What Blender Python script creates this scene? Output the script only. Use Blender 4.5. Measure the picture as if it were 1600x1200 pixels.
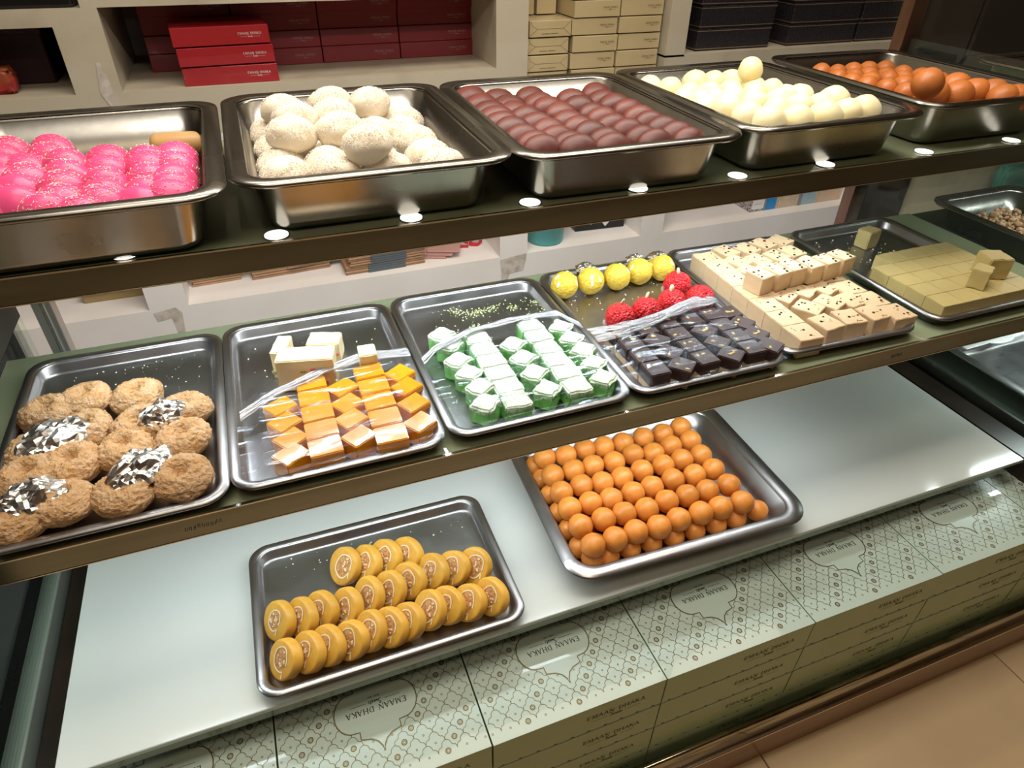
import bpy, bmesh, math, random
from mathutils import Vector, Matrix, noise
from math import sin, cos, pi, radians
S = bpy.context.scene
C = S.collection
for o in list(bpy.data.objects):
    bpy.data.objects.remove(o)

# ------------------------------------------------------------------ camera
cam_d = bpy.data.cameras.new('camera')
cam = bpy.data.objects.new('camera', cam_d)
C.objects.link(cam)
cam_d.sensor_width = 36.0
cam_d.lens = 36.0 * 1038.191 / 1600
cam_d.clip_start = 0.02
_r = Vector((0.93457, -0.35554, 0.013)); _u = Vector((0.19992, 0.55504, 0.80744)); _f = Vector((0.29429, 0.75201, -0.58981))
cam.matrix_world = Matrix(((_r.x, _u.x, -_f.x, 0.3699), (_r.y, _u.y, -_f.y, -0.5238), (_r.z, _u.z, -_f.z, 0.848), (0, 0, 0, 1)))
S.camera = cam

# ------------------------------------------------------------------ world, lights, exposure
w = bpy.data.worlds.new('shop_air'); S.world = w; w.use_nodes = True
w.node_tree.nodes['Background'].inputs[0].default_value = (0.30, 0.22, 0.13, 1)
w.node_tree.nodes['Background'].inputs[1].default_value = 0.25
S.view_settings.view_transform = 'Standard'
S.view_settings.look = 'None'
S.view_settings.exposure = 0.0
S.view_settings.gamma = 1.0
S.view_settings.use_curve_mapping = False

def area(name, loc, size, energy, col, rot=(0, 0, 0), spread=pi):
    l = bpy.data.lights.new(name, 'AREA'); l.shape = 'RECTANGLE'
    l.size, l.size_y = size; l.energy = energy; l.color = col; l.spread = spread
    o = bpy.data.objects.new(name, l); C.objects.link(o); o.location = loc; o.rotation_euler = rot
    return o
WARM = (1.0, 0.83, 0.62); NEUT = (1.0, 0.93, 0.84); COOL = (0.86, 0.94, 1.0)
area('ceiling_panel_light', (0.75, 0.15, 2.25), (1.8, 0.6), 34, NEUT)
area('ceiling_panel_light', (0.2, -0.9, 2.3), (0.9, 0.5), 10, WARM)
area('ceiling_panel_light', (1.3, 0.95, 2.2), (2.4, 0.12), 7, WARM)
area('shelf_led_strip_light', (0.72, 0.300, 0.490), (1.25, 0.014), 3.9, COOL, (radians(12), 0, 0))
area('shelf_led_strip_light', (0.62, 0.145, 0.256), (1.15, 0.030), 2.7, COOL, (radians(18), 0, 0))

area('added_top_tray_light', (0.78, 0.48, 1.02), (1.25, 0.04), 6.5, NEUT)  # added lamp, unseen, to brighten the sweets in the top trays

area('third_counter_added_light', (-0.45, 0.15, 0.30), (0.4, 0.03), 2.6, COOL)  # added lamp, unseen, lifts the pale deck on the left
area('second_counter_added_light', (2.05, 0.30, 0.49), (0.5, 0.012), 1.3, COOL, (radians(8), 0, 0))  # this lamp and the next are added to brighten the neighbour's trays
area('second_counter_added_light', (2.05, 0.15, 0.225), (0.5, 0.012), 2.6, COOL, (radians(8), 0, 0))

# ------------------------------------------------------------------ helpers
def thing(name, label, cat, loc=(0, 0, 0), rot=(0, 0, 0), group=None):
    o = bpy.data.objects.new(name, None); C.objects.link(o)
    o.empty_display_size = 0.02
    o.location = loc; o.rotation_euler = rot
    return tag(o, label, cat, group)
def tag(o, label=None, cat=None, group=None, kind=None):
    if label: o['label'] = label
    if cat: o['category'] = cat
    if group: o['group'] = group
    if kind: o['kind'] = kind
    return o
def mesh(name, bm, m, smooth=True):
    me = bpy.data.meshes.new(name); bm.normal_update()
    if smooth in ('angle', 'soft'):
        for e in bm.edges:
            if len(e.link_faces) == 2 and e.calc_face_angle(0) > (0.55 if smooth == 'angle' else 1.05): e.smooth = False
    bm.to_mesh(me); bm.free()
    if smooth:
        for p in me.polygons: p.use_smooth = True
    for x in (m if isinstance(m, (list, tuple)) else [m]): me.materials.append(x)
    return me
def link(name, me, parent=None, loc=(0, 0, 0), rot=(0, 0, 0), scale=(1, 1, 1)):
    o = bpy.data.objects.new(name, me); C.objects.link(o)
    o.parent = parent; o.location = loc; o.rotation_euler = rot; o.scale = scale
    return o
def obj(name, bm, m, parent=None, smooth=False, **k):
    return link(name, mesh(name, bm, m, smooth), parent, **k)
def struct(name, bm, m, **k):
    return tag(obj(name, bm, m, **k), kind='structure')
def dup(root, loc, rot=None, label=None, group=None, scale=None):
    r = root.copy(); C.objects.link(r); r.location = loc
    if rot is not None: r.rotation_euler = rot
    if label: r['label'] = label
    if group: r['group'] = group
    if scale: r.scale = scale
    for ch in list(root.children):
        c = ch.copy(); C.objects.link(c); c.parent = r
        for g in ch.children:
            d = g.copy(); C.objects.link(d); d.parent = c
    return r
def box(bm, x0, y0, z0, x1, y1, z1, mi=0):
    v = [bm.verts.new((x, y, z)) for z in (z0, z1) for y in (y0, y1) for x in (x0, x1)]
    for f in ((0, 2, 3, 1), (4, 5, 7, 6), (0, 1, 5, 4), (2, 6, 7, 3), (1, 3, 7, 5), (0, 4, 6, 2)):
        fc = bm.faces.new([v[i] for i in f]); fc.material_index = mi
    return v
def boxbm(x0, y0, z0, x1, y1, z1, bev=0, seg=2):
    bm = bmesh.new(); box(bm, x0, y0, z0, x1, y1, z1)
    if bev: bmesh.ops.bevel(bm, geom=bm.edges[:], offset=bev, segments=seg, affect='EDGES', profile=0.5)
    return bm
def lathe(bm, prof, n=32, close=True, wob=None):
    rings = []
    for r, z in prof:
        ring = []
        for i in range(n):
            a = 2 * pi * i / n; k = r * (wob(a) if wob else 1)
            ring.append(bm.verts.new((k * cos(a), k * sin(a), z)))
        rings.append(ring)
    for a, b in zip(rings, rings[1:]):
        for i in range(n):
            j = (i + 1) % n; bm.faces.new((a[i], a[j], b[j], b[i]))
    if close:
        bm.faces.new(rings[0][::-1]); bm.faces.new(rings[-1])
    return bm
def ribbon(bm, pts, w, z=0.0, closed=False, mi=0):
    n = len(pts); L = []; R = []
    for i, (x, y) in enumerate(pts):
        a = pts[i - 1] if (i or closed) else pts[i]; b = pts[(i + 1) % n] if (i < n - 1 or closed) else pts[i]
        dx, dy = b[0] - a[0], b[1] - a[1]; d = math.hypot(dx, dy) or 1
        nx, ny = -dy / d * w / 2, dx / d * w / 2
        L.append(bm.verts.new((x + nx, y + ny, z))); R.append(bm.verts.new((x - nx, y - ny, z)))
    for i in range(n if closed else n - 1):
        j = (i + 1) % n
        f = bm.faces.new((R[i], R[j], L[j], L[i])); f.material_index = mi
        if f.normal.z < 0: pass
def nz(p, s=1.0, seed=0.0):
    return noise.noise(Vector((p[0] * s + seed, p[1] * s - seed * 1.7, p[2] * s + seed * 0.6)))
ORD = ['', 'first', 'second', 'third', 'fourth', 'fifth', 'sixth', 'seventh', 'eighth', 'ninth', 'tenth', 'eleventh', 'twelfth']
def ordinal(n): return ORD[n] if n < len(ORD) else '%dth' % n
def grid_words(pts, tol):
    """position words (n-th from the left in the m-th row from the front) for a heap of points"""
    idx = sorted(range(len(pts)), key=lambda i: pts[i][1]); rows = []
    for i in idx:
        if rows and pts[i][1] - pts[rows[-1][0]][1] < tol: rows[-1].append(i)
        else: rows.append([i])
    out = {}
    for r, row in enumerate(rows):
        row.sort(key=lambda i: pts[i][0])
        for c, i in enumerate(row):
            out[i] = '%s from left in %s row from front' % (ordinal(c + 1), ordinal(r + 1))
    return [out[i] for i in range(len(pts))]

# ------------------------------------------------------------------ materials
def mat(name, col, rough=0.5, metal=0.0, col2=None, scale=20.0, mix=(0.35, 0.65), bump=0.0, bscale=60.0, bdist=0.002, spec=0.5,
        emit=0.0, trans=0.0, coat=0.0, sss=0.0, rough2=None, var=0.0, stretch=None, voronoi=False, detail=5.0, ior=1.45):
    m = bpy.data.materials.new(name); m.use_nodes = True
    nt = m.node_tree; N = nt.nodes; Lk = nt.links.new
    b = N['Principled BSDF']
    b.inputs['Base Color'].default_value = (*col, 1); b.inputs['Roughness'].default_value = rough
    b.inputs['Metallic'].default_value = metal; b.inputs['Specular IOR Level'].default_value = spec
    b.inputs['Coat Weight'].default_value = coat; b.inputs['Transmission Weight'].default_value = trans
    b.inputs['Subsurface Weight'].default_value = sss; b.inputs['IOR'].default_value = ior
    if sss: b.inputs['Subsurface Radius'].default_value = (0.012, 0.006, 0.004); b.inputs['Subsurface Scale'].default_value = 1.0
    tc = N.new('ShaderNodeTexCoord'); src = tc.outputs['Object']
    if stretch:
        mp = N.new('ShaderNodeMapping'); mp.inputs['Scale'].default_value = stretch; Lk(src, mp.inputs[0]); src = mp.outputs[0]
    csock = None
    if col2 is not None:
        t = N.new('ShaderNodeTexNoise'); t.inputs['Scale'].default_value = scale; t.inputs['Detail'].default_value = detail
        Lk(src, t.inputs['Vector'])
        r = N.new('ShaderNodeMapRange'); r.inputs['From Min'].default_value = mix[0]; r.inputs['From Max'].default_value = mix[1]
        Lk(t.outputs['Fac'], r.inputs['Value'])
        mx = N.new('ShaderNodeMix'); mx.data_type = 'RGBA'
        mx.inputs[6].default_value = (*col, 1); mx.inputs[7].default_value = (*col2, 1)
        Lk(r.outputs[0], mx.inputs[0]); csock = mx.outputs[2]
        if rough2 is not None:
            r2 = N.new('ShaderNodeMapRange'); r2.inputs['To Min'].default_value = rough; r2.inputs['To Max'].default_value = rough2
            Lk(r.outputs[0], r2.inputs['Value']); Lk(r2.outputs[0], b.inputs['Roughness'])
    if var:
        oi = N.new('ShaderNodeObjectInfo'); hs = N.new('ShaderNodeHueSaturation')
        mr = N.new('ShaderNodeMapRange'); mr.inputs['To Min'].default_value = 1 - var; mr.inputs['To Max'].default_value = 1 + var
        Lk(oi.outputs['Random'], mr.inputs['Value']); Lk(mr.outputs[0], hs.inputs['Value'])
        if csock: Lk(csock, hs.inputs['Color'])
        else: hs.inputs['Color'].default_value = (*col, 1)
        csock = hs.outputs[0]
    if csock: Lk(csock, b.inputs['Base Color'])
    if emit:
        b.inputs['Emission Color'].default_value = (*col, 1); b.inputs['Emission Strength'].default_value = emit
    if bump:
        t = N.new('ShaderNodeTexVoronoi' if voronoi else 'ShaderNodeTexNoise'); t.inputs['Scale'].default_value = bscale
        if not voronoi: t.inputs['Detail'].default_value = 6
        Lk(src, t.inputs['Vector'])
        bp = N.new('ShaderNodeBump'); bp.inputs['Strength'].default_value = bump; bp.inputs['Distance'].default_value = bdist
        Lk(t.outputs[0], bp.inputs['Height']); Lk(bp.outputs[0], b.inputs['Normal'])
    return m
def glassy(name, tint, gloss=0.08, rough=0.02, opaque=0.0, body=(0.02, 0.03, 0.02), ior=1.45):
    """thin pane: tinted see-through + mirror reflection by Fresnel, with an opaque share for dirt or body colour"""
    m = bpy.data.materials.new(name); m.use_nodes = True
    nt = m.node_tree; N = nt.nodes; Lk = nt.links.new; N.clear()
    out = N.new('ShaderNodeOutputMaterial'); tr = N.new('ShaderNodeBsdfTransparent'); tr.inputs[0].default_value = (*tint, 1)
    gl = N.new('ShaderNodeBsdfGlossy'); gl.inputs['Roughness'].default_value = rough
    fr = N.new('ShaderNodeFresnel'); fr.inputs[0].default_value = ior
    df = N.new('ShaderNodeBsdfDiffuse'); df.inputs[0].default_value = (*body, 1)
    m1 = N.new('ShaderNodeMixShader'); m1.inputs[0].default_value = opaque; Lk(tr.outputs[0], m1.inputs[1]); Lk(df.outputs[0], m1.inputs[2])
    ad = N.new('ShaderNodeMath'); ad.operation = 'ADD'; ad.inputs[1].default_value = gloss; Lk(fr.outputs[0], ad.inputs[0])
    m2 = N.new('ShaderNodeMixShader'); Lk(ad.outputs[0], m2.inputs[0]); Lk(m1.outputs[0], m2.inputs[1]); Lk(gl.outputs[0], m2.inputs[2])
    Lk(m2.outputs[0], out.inputs[0])
    return m
STEEL = mat('brushed_tray_steel', (0.44, 0.43, 0.43), 0.30, 1.0, (0.34, 0.33, 0.32), 14, (0.35, 0.7), 0.12, 140, 0.0006, rough2=0.42)
STEEL_DEEP = mat('worn_deep_tray_steel', (0.28, 0.265, 0.235), 0.22, 1.0, (0.17, 0.16, 0.14), 9, (0.35, 0.7), 0.10, 90, 0.0006, rough2=0.30)
STEEL_TRIM = mat('polished_brown_steel', (0.27, 0.27, 0.23), 0.18, 1.0, (0.17, 0.17, 0.145), 5, (0.3, 0.7), stretch=(0.6, 6, 6))
STEEL_BRIGHT = mat('bright_steel_edge', (0.75, 0.72, 0.66), 0.2, 1.0)
GREEN_GLASS = glassy('green_shelf_glass', (0.66, 0.76, 0.62), 0.04, 0.03, 0.62, (0.44, 0.50, 0.30))
CLEAR = glassy('clear_side_glass', (0.90, 0.94, 0.90), 0.01, 0.01, 0.02, (0.5, 0.55, 0.5), 1.15)
DARKPANEL = mat('dark_olive_end_panel', (0.022, 0.024, 0.016), 0.45)
WHITE_GLASS = mat('white_backed_glass', (0.58, 0.61, 0.57), 0.12, 0, (0.54, 0.57, 0.53), 3, coat=0.4)
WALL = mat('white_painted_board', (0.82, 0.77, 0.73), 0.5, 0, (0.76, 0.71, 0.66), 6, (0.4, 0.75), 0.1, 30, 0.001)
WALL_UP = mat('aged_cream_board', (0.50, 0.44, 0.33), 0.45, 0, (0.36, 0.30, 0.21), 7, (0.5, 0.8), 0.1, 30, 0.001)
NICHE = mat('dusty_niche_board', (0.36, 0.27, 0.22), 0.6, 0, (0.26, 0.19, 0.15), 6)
BLACK = mat('black_lacquer', (0.010, 0.009, 0.008), 0.18, 0)
BROWN_DARK = mat('dark_brown_frame', (0.035, 0.025, 0.016), 0.3, 0, (0.02, 0.014, 0.01), 8, stretch=(1, 1, 8))

# ------------------------------------------------------------------ measured positions in metres (x, y[, radius])
GULAB_TOP = [(0.744,0.267),(0.781,0.26),(0.82,0.263),(0.855,0.257),(0.893,0.255),(0.935,0.255),(0.975,0.252),(1.017,0.257),(0.739,0.221),(0.778,0.221),(0.815,0.219),(0.854,0.215),(0.895,0.221),(0.931,0.211),(0.972,0.218),(1.013,0.218),(0.736,0.179),(0.775,0.182),(0.811,0.176),(0.848,0.175),(0.889,0.179),(0.931,0.178),(0.97,0.179),(1.008,0.178),(0.734,0.141),(0.771,0.141),(0.807,0.137),(0.848,0.137),(0.885,0.138),(0.928,0.141),(0.969,0.138),(1.008,0.139),(0.734,0.101),(0.775,0.101),(0.812,0.101),(0.851,0.097),(0.891,0.101),(0.93,0.1),(0.968,0.098),(1.01,0.097),(0.735,0.059),(0.773,0.059),(0.811,0.061),(0.85,0.057),(0.888,0.06),(0.929,0.059),(0.966,0.058),(1.007,0.056)]
GULAB_LOW = [(0.721,0.283),(0.719,0.246),(0.717,0.206),(0.716,0.164),(0.715,0.124),(0.715,0.085),(0.725,0.053),(0.763,0.049),(0.801,0.05),(0.839,0.049),(0.879,0.047),(0.918,0.046),(0.958,0.045),(0.997,0.045),(1.042,0.047)]
ROLLS = [(0.376,0.167),(0.406,0.163),(0.436,0.164),(0.469,0.157),(0.498,0.112),(0.528,0.109),(0.56,0.099),(0.275,0.105),(0.305,0.1),(0.333,0.102),(0.366,0.096),(0.399,0.101),(0.429,0.104),(0.459,0.109),(0.277,0.044),(0.307,0.042),(0.333,0.043),(0.363,0.042),(0.39,0.044),(0.416,0.042),(0.442,0.043),(0.475,0.048),(0.502,0.048),(0.532,0.043),(0.564,0.041)]
PINK_P = [(0.058,0.577),(0.108,0.585),(0.112,0.53),(0.092,0.5),(0.138,0.496),(0.146,0.444),(0.062,0.504),(0.103,0.442),(0.096,0.41),(0.146,0.403),(0.15,0.359),(0.106,0.358),(0.14,0.332),(0.188,0.498),(0.19,0.455),(0.193,0.403),(0.196,0.36),(0.194,0.328),(0.235,0.489),(0.238,0.45),(0.242,0.403),(0.242,0.355),(0.237,0.322),(0.285,0.492),(0.287,0.446),(0.294,0.396),(0.29,0.354),(0.287,0.325),(0.054,0.556),(0.071,0.455),(0.177,0.306),(0.032,0.532),(0.051,0.456),(0.065,0.4),(0.082,0.357)]
WHITE = [(0.382,0.614,0.0269),(0.382,0.561,0.028),(0.393,0.491,0.0327),(0.394,0.425,0.031),(0.388,0.381,0.028),(0.459,0.473,0.034),(0.462,0.411,0.0323),(0.467,0.367,0.0284),(0.526,0.406,0.0329),(0.533,0.363,0.0289),(0.632,0.594,0.0312),(0.585,0.582,0.0301),(0.591,0.525,0.029),(0.598,0.475,0.0301),(0.598,0.399,0.0345),(0.612,0.352,0.0235),(0.552,0.602,0.0256),(0.551,0.538,0.02),(0.465,0.546,0.0262),(0.432,0.598,0.0225)]
WHITE_UP = [(0.425,0.56,0.032),(0.495,0.587,0.0322),(0.553,0.569,0.0317),(0.423,0.436,0.0319),(0.486,0.437,0.0316),(0.509,0.36,0.0307),(0.49,0.514,0.0315),(0.435,0.511,0.0309)]
DARK = [(0.747,0.657),(0.748,0.601),(0.748,0.561),(0.747,0.527),(0.742,0.489),(0.745,0.449),(0.75,0.415),(0.752,0.375),(0.754,0.35),(0.789,0.631),(0.79,0.582),(0.788,0.549),(0.793,0.509),(0.791,0.465),(0.796,0.428),(0.793,0.392),(0.8,0.355),(0.802,0.334),(0.848,0.631),(0.845,0.582),(0.849,0.552),(0.852,0.506),(0.847,0.465),(0.847,0.426),(0.85,0.392),(0.858,0.357),(0.854,0.329),(0.914,0.597),(0.904,0.546),(0.907,0.499),(0.906,0.462),(0.904,0.424),(0.91,0.386),(0.913,0.348),(0.918,0.32),(0.971,0.618),(0.964,0.575),(0.966,0.538),(0.969,0.493),(0.967,0.453),(0.966,0.416),(0.971,0.385),(0.972,0.347),(0.975,0.319)]
RASG = [(1.09,0.632,0.0189),(1.119,0.608,0.0219),(1.19,0.645,0.0244),(1.233,0.64,0.0203),(1.27,0.628,0.023),(1.128,0.557,0.0182),(1.171,0.557,0.0184),(1.216,0.557,0.0202),(1.272,0.561,0.0221),(1.295,0.539,0.0188),(1.291,0.492,0.0182),(1.318,0.484,0.0228),(1.366,0.482,0.02),(1.375,0.44,0.0255),(1.364,0.369,0.0263),(1.091,0.517,0.0176),(1.116,0.503,0.0176),(1.185,0.506,0.0224),(1.243,0.521,0.0183),(1.133,0.449,0.0241),(1.203,0.469,0.0205),(1.251,0.466,0.0207),(1.263,0.425,0.0217),(1.304,0.418,0.0218),(1.133,0.393,0.0246),(1.206,0.414,0.022),(1.149,0.361,0.0263),(1.199,0.355,0.0244),(1.259,0.358,0.027),(1.314,0.368,0.0225),(1.104,0.47,0.0171),(1.146,0.506,0.0177)]
RASG_UP = [(1.24,0.541,0.0219)]
KALA = [(1.561,0.703),(1.585,0.681),(1.635,0.688),(1.68,0.69),(1.723,0.684),(1.719,0.632),(1.735,0.598),(1.549,0.641),(1.588,0.636),(1.635,0.643),(1.666,0.626),(1.675,0.588),(1.549,0.6),(1.597,0.599),(1.645,0.598),(1.561,0.57),(1.58,0.538),(1.639,0.552),(1.587,0.498),(1.701,0.566),(1.738,0.555)]
KALA_BIG = [(1.548,0.404,0.028),(1.646,0.443,0.0213),(1.591,0.39,0.0209),(1.635,0.393,0.0212),(1.662,0.379,0.0201),(1.665,0.334,0.0201),(1.642,0.341,0.015)]
KALA_TOP = [(1.474,0.363,0.024)]
DONUT = [(0.035,0.293),(0.104,0.308),(0.165,0.293),(0.233,0.244),(0.045,0.218),(0.11,0.24),(0.171,0.228),(0.225,0.184),(0.104,0.179),(0.159,0.185),(0.103,0.116),(0.163,0.108),(0.225,0.114),(0.052,0.109),(0.04,0.172)]
FOIL_P = [(0.083,0.219,0.0402),(0.202,0.224,0.0299),(0.183,0.128,0.0365),(0.078,0.119,0.0347)]
OR_CUBE = [(0.339,0.189),(0.341,0.155),(0.345,0.121),(0.342,0.093),(0.419,0.203),(0.419,0.167),(0.418,0.134),(0.421,0.098),(0.496,0.21),(0.498,0.177),(0.498,0.139),(0.496,0.099)]
CRUMB_G = [(0.636,0.393),(0.654,0.379),(0.667,0.385),(0.684,0.387),(0.695,0.392),(0.648,0.344),(0.722,0.383),(0.764,0.385),(0.741,0.343),(0.767,0.35),(0.626,0.405)]
GR_CUBE = [(0.576,0.286),(0.58,0.256),(0.579,0.213),(0.584,0.179),(0.588,0.143),(0.583,0.108),(0.666,0.226),(0.667,0.188),(0.668,0.149),(0.67,0.11),(0.751,0.247),(0.753,0.213),(0.755,0.178),(0.755,0.144),(0.751,0.107)]
YELLOW = [(0.821,0.391,0.0246),(0.87,0.389,0.0226),(0.92,0.388,0.0229),(0.967,0.393,0.0221),(1.013,0.392,0.0221)]
RED = [(0.857,0.26,0.0234),(0.907,0.264,0.0238),(0.959,0.273,0.0235),(1.003,0.326,0.0227),(1.011,0.269,0.0238)]
PUCK = [(0.216,0.248),(0.376,0.246),(0.537,0.246),(0.696,0.245),(0.857,0.253),(1.022,0.258),(1.183,0.259),(1.383,0.263),(1.581,0.265)]

# ================================================================== STRUCTURE
FLOORZ = -0.435
fl = tag(thing('floor', 'light brown polished floor tiles', 'floor'), kind='structure')
del fl['category']
TILE = mat('brown_floor_tile', (0.64, 0.47, 0.27), 0.3, 0, (0.57, 0.41, 0.24), 3, var=0.04)
GROUT = mat('dark_grout', (0.16, 0.10, 0.06), 0.8)
obj('grout_bed', boxbm(-1.5, -3.0, FLOORZ - 0.05, 4.5, 1.7, FLOORZ - 0.003), GROUT, fl)
tile_me = mesh('tile', boxbm(-0.2985, -0.2985, -0.01, 0.2985, 0.2985, 0, 0.0015, 1), TILE, False)
for i in range(10):
    for j in range(7):
        link('tile', tile_me, fl, (-1.2 + i * 0.6 + 0.13, -2.7 + j * 0.6 + 0.17, FLOORZ))

# rear wall of shelving: piers and rails with deep open niches
bm = bmesh.new()
Y0, Y1 = 1.2, 1.62
box(bm, -1.6, Y0, FLOORZ, 2.371, Y1, -0.022)
for x0, x1 in ((-1.6, -0.45), (0.039, 0.132), (0.999, 1.087), (1.478, 1.56), (2.335, 2.371)):
    box(bm, x0, Y0, -0.022, x1, Y1, 0.36)
box(bm, -1.6, Y0, 0.36, 2.371, Y1, 0.40)
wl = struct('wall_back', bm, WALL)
bm = bmesh.new()
box(bm, -1.6, Y0, 0.40, 1.073, Y1, 0.50); box(bm, 1.48, Y0, 0.40, 2.371, Y1, 0.505)
box(bm, -1.6, Y0, 0.50, -0.75, Y1, 2.4)
for x0, x1 in ((0.044, 0.133), (0.988, 1.073), (1.48, 1.542), (2.33, 2.371)):
    box(bm, x0, Y0, 0.50, x1, Y1, 0.66)
box(bm, -0.75, Y0, 0.628, 0.044, Y1, 0.66)
for x0, x1 in ((0.104, 0.133), (0.988, 1.073), (1.48, 1.542), (2.33, 2.371)):
    box(bm, x0, Y0, 0.66, x1, Y1, 2.4)
box(bm, 0.133, Y0, 0.66, 0.988, Y1, 0.70)
box(bm, -0.75, Y0, 0.95, 2.371, Y1, 2.4)
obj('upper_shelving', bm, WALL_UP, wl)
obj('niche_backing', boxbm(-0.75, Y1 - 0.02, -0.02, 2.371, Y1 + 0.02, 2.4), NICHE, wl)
STAIN = mat('brown_water_stain', (0.42, 0.36, 0.29), 0.7, 0, (0.60, 0.54, 0.48), 45, (0.35, 0.6))
def stain(pts, z=0.0):
    bm = bmesh.new(); bm.faces.new([bm.verts.new((x, 1.1985, zz)) for x, zz in pts]); obj('wall_stain', bm, STAIN, wl)
stain([(0.045, -0.03), (0.10, -0.022), (0.112, -0.04), (0.105, -0.10), (0.09, -0.12), (0.085, -0.05), (0.05, -0.055)])
stain([(1.0, -0.03), (1.085, -0.02), (1.083, -0.04), (1.075, -0.075), (1.03, -0.08), (1.012, -0.14), (1.003, -0.14), (1.004, -0.07)])
stain([(0.09, 0.50), (0.10, 0.56), (0.108, 0.56), (0.118, 0.50), (0.128, 0.44), (0.118, 0.44)])
# beyond the case: cream wall, ledge
struct('wall_right', boxbm(2.60, 1.2, FLOORZ, 4.4, 1.25, 2.4), WALL_UP)
struct('trim_1', boxbm(2.62, 1.08, -0.10, 4.3, 1.2, -0.062), WALL_UP)
struct('wall_front', boxbm(-1.5, -3.05, FLOORZ, 4.5, -3.0, 2.4), mat('brown_shop_wall', (0.16, 0.10, 0.06), 0.6))
struct('wall_left', boxbm(-1.65, -3.0, FLOORZ, -1.6, 1.7, 2.4), mat('dim_brown_wall', (0.07, 0.05, 0.035), 0.6))
struct('ceiling', boxbm(-1.6, -3.0, 2.4, 4.5, 1.7, 2.45), mat('cream_ceiling', (0.45, 0.38, 0.30), 0.8))

# ================================================================== DISPLAY CASE
case = thing('display_case', 'three-tier glass sweet counter with steel-edged shelves filled with trays', 'display case', (0, 0, FLOORZ))
def cpart(name, bm, m, smooth=False, par=None):
    o = obj(name, bm, m, par or case, smooth)
    if par is None: o.location = (0, 0, -FLOORZ)
    return o
MARK = mat('dark_etched_print', (0.015, 0.012, 0.008), 0.6)
CHAN = mat('olive_light_channel', (0.30, 0.34, 0.17), 0.45)
ZT, ZM, YT, YM = 0.5254, 0.2907, 0.238, 0.0751
for nm, z, y0, y1, seed in (('glass_shelf', ZT, YT, 0.675, 1), ('glass_shelf', ZM, YM, 0.492, 2)):
    g = cpart(nm, boxbm(-0.03 if seed == 2 else -0.035, y0 + 0.0015, z - 0.007, 1.715, y1, z, 0.0012, 1), GREEN_GLASS)
    g['label'] = 'green tinted glass shelf'
    e = cpart('shelf_front_strip', boxbm(-0.036, y0 - 0.0015, z - 0.031, 1.732, y0 + 0.0015, z - 0.0012, 0.0006, 1), STEEL_TRIM)
    e2 = cpart('strip_lip', boxbm(-0.036, y0 - 0.0022, z - 0.0012, 1.732, y0 + 0.002, z + 0.0006), STEEL_BRIGHT)
    cpart('strip_lip', boxbm(-0.036, y0 - 0.0022, z - 0.0322, 1.732, y0 + 0.006, z - 0.031), STEEL_BRIGHT)
    cpart('light_channel', boxbm(-0.03, y0 + 0.003, z - 0.026, 1.70, y0 + 0.052, z - 0.009), CHAN)
# faint worn print on the middle strip
bm = bmesh.new(); random.seed(4)
for x0, n in ((0.214, 9), (1.243, 5)):
    for k in range(n):
        for s in range(2):
            xx = x0 + k * 0.0045 + s * 0.0018; zz = ZM - 0.020 + random.uniform(0, 0.003)
            a = [bm.verts.new((xx + dx, YM - 0.0019, zz + dz)) for dx, dz in ((0, 0), (0.0007, 0), (0.0016, 0.005), (0.0009, 0.005))]
            bm.faces.new(a)
cpart('worn_print', bm, MARK)
sh = cpart('white_shelf', boxbm(0, 0.0, -0.008, 1.6233, 0.62, 0, 0.001, 1), WHITE_GLASS)
sh['label'] = 'white back-painted glass shelf at the bottom'
cpart('shelf_edge_trim', boxbm(0, 0.0015, -0.022, 1.6233, 0.006, -0.008), STEEL_TRIM)
cpart('side_frame', boxbm(1.645, -0.10, -0.06, 1.70, 0.64, -0.012), BROWN_DARK)
cpart('side_frame', boxbm(-0.034, -0.10, -0.06, -0.001, 0.64, -0.03), BROWN_DARK)
cpart('case_floor', boxbm(-0.04, -0.125, -0.36, 1.866, 0.62, -0.341), BROWN_DARK)
cpart('case_liner', boxbm(-0.04, 0.60, -0.341, 1.70, 0.62, -0.03), BROWN_DARK)
cpart('rear_post', boxbm(1.704, 0.645, FLOORZ, 1.744, 0.675, 1.15, 0.001, 1), mat('reddish_steel_post', (0.35, 0.22, 0.18), 0.22, 1.0, (0.25, 0.15, 0.12), 6, stretch=(6, 6, 0.8)))
cpart('rear_post', boxbm(-0.022, 0.648, FLOORZ, 0.006, 0.675, 0.50, 0.001, 1), mat('grey_steel_post', (0.55, 0.52, 0.48), 0.35, 1.0))
cpart('rear_post', boxbm(-0.009, 0.644, FLOORZ, -0.004, 0.648, 0.50), STEEL_BRIGHT)
cpart('side_glass', boxbm(1.722, -0.11, -0.30, 1.726, 0.64, 0.62), CLEAR)
cpart('side_glass', boxbm(-0.045, 0.05, 0.285, -0.041, 0.645, 0.49), DARKPANEL)
cpart('side_glass', boxbm(-0.045, -0.11, -0.001, -0.041, 0.645, 0.284), CLEAR)
cpart('base_trim', boxbm(-0.04, -0.139, -0.342, 1.866, -0.128, -0.288, 0.003, 2), mat('mirror_base_trim', (0.42, 0.38, 0.28), 0.12, 1.0, (0.10, 0.09, 0.06), 11, (0.4, 0.62), stretch=(1, 1, 14)), True)
cpart('base_trim_edge', boxbm(-0.04, -0.145, -0.347, 1.866, -0.128, -0.341, 0.001, 1), mat('copper_bright_edge', (0.85, 0.66, 0.48), 0.25, 1.0))
cpart('kick_panel', boxbm(-0.04, -0.142, FLOORZ, 1.866, -0.12, -0.346), mat('brown_kick_panel', (0.30, 0.16, 0.09), 0.22, 0, (0.22, 0.11, 0.06), 4, stretch=(1, 1, 6)))
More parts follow.
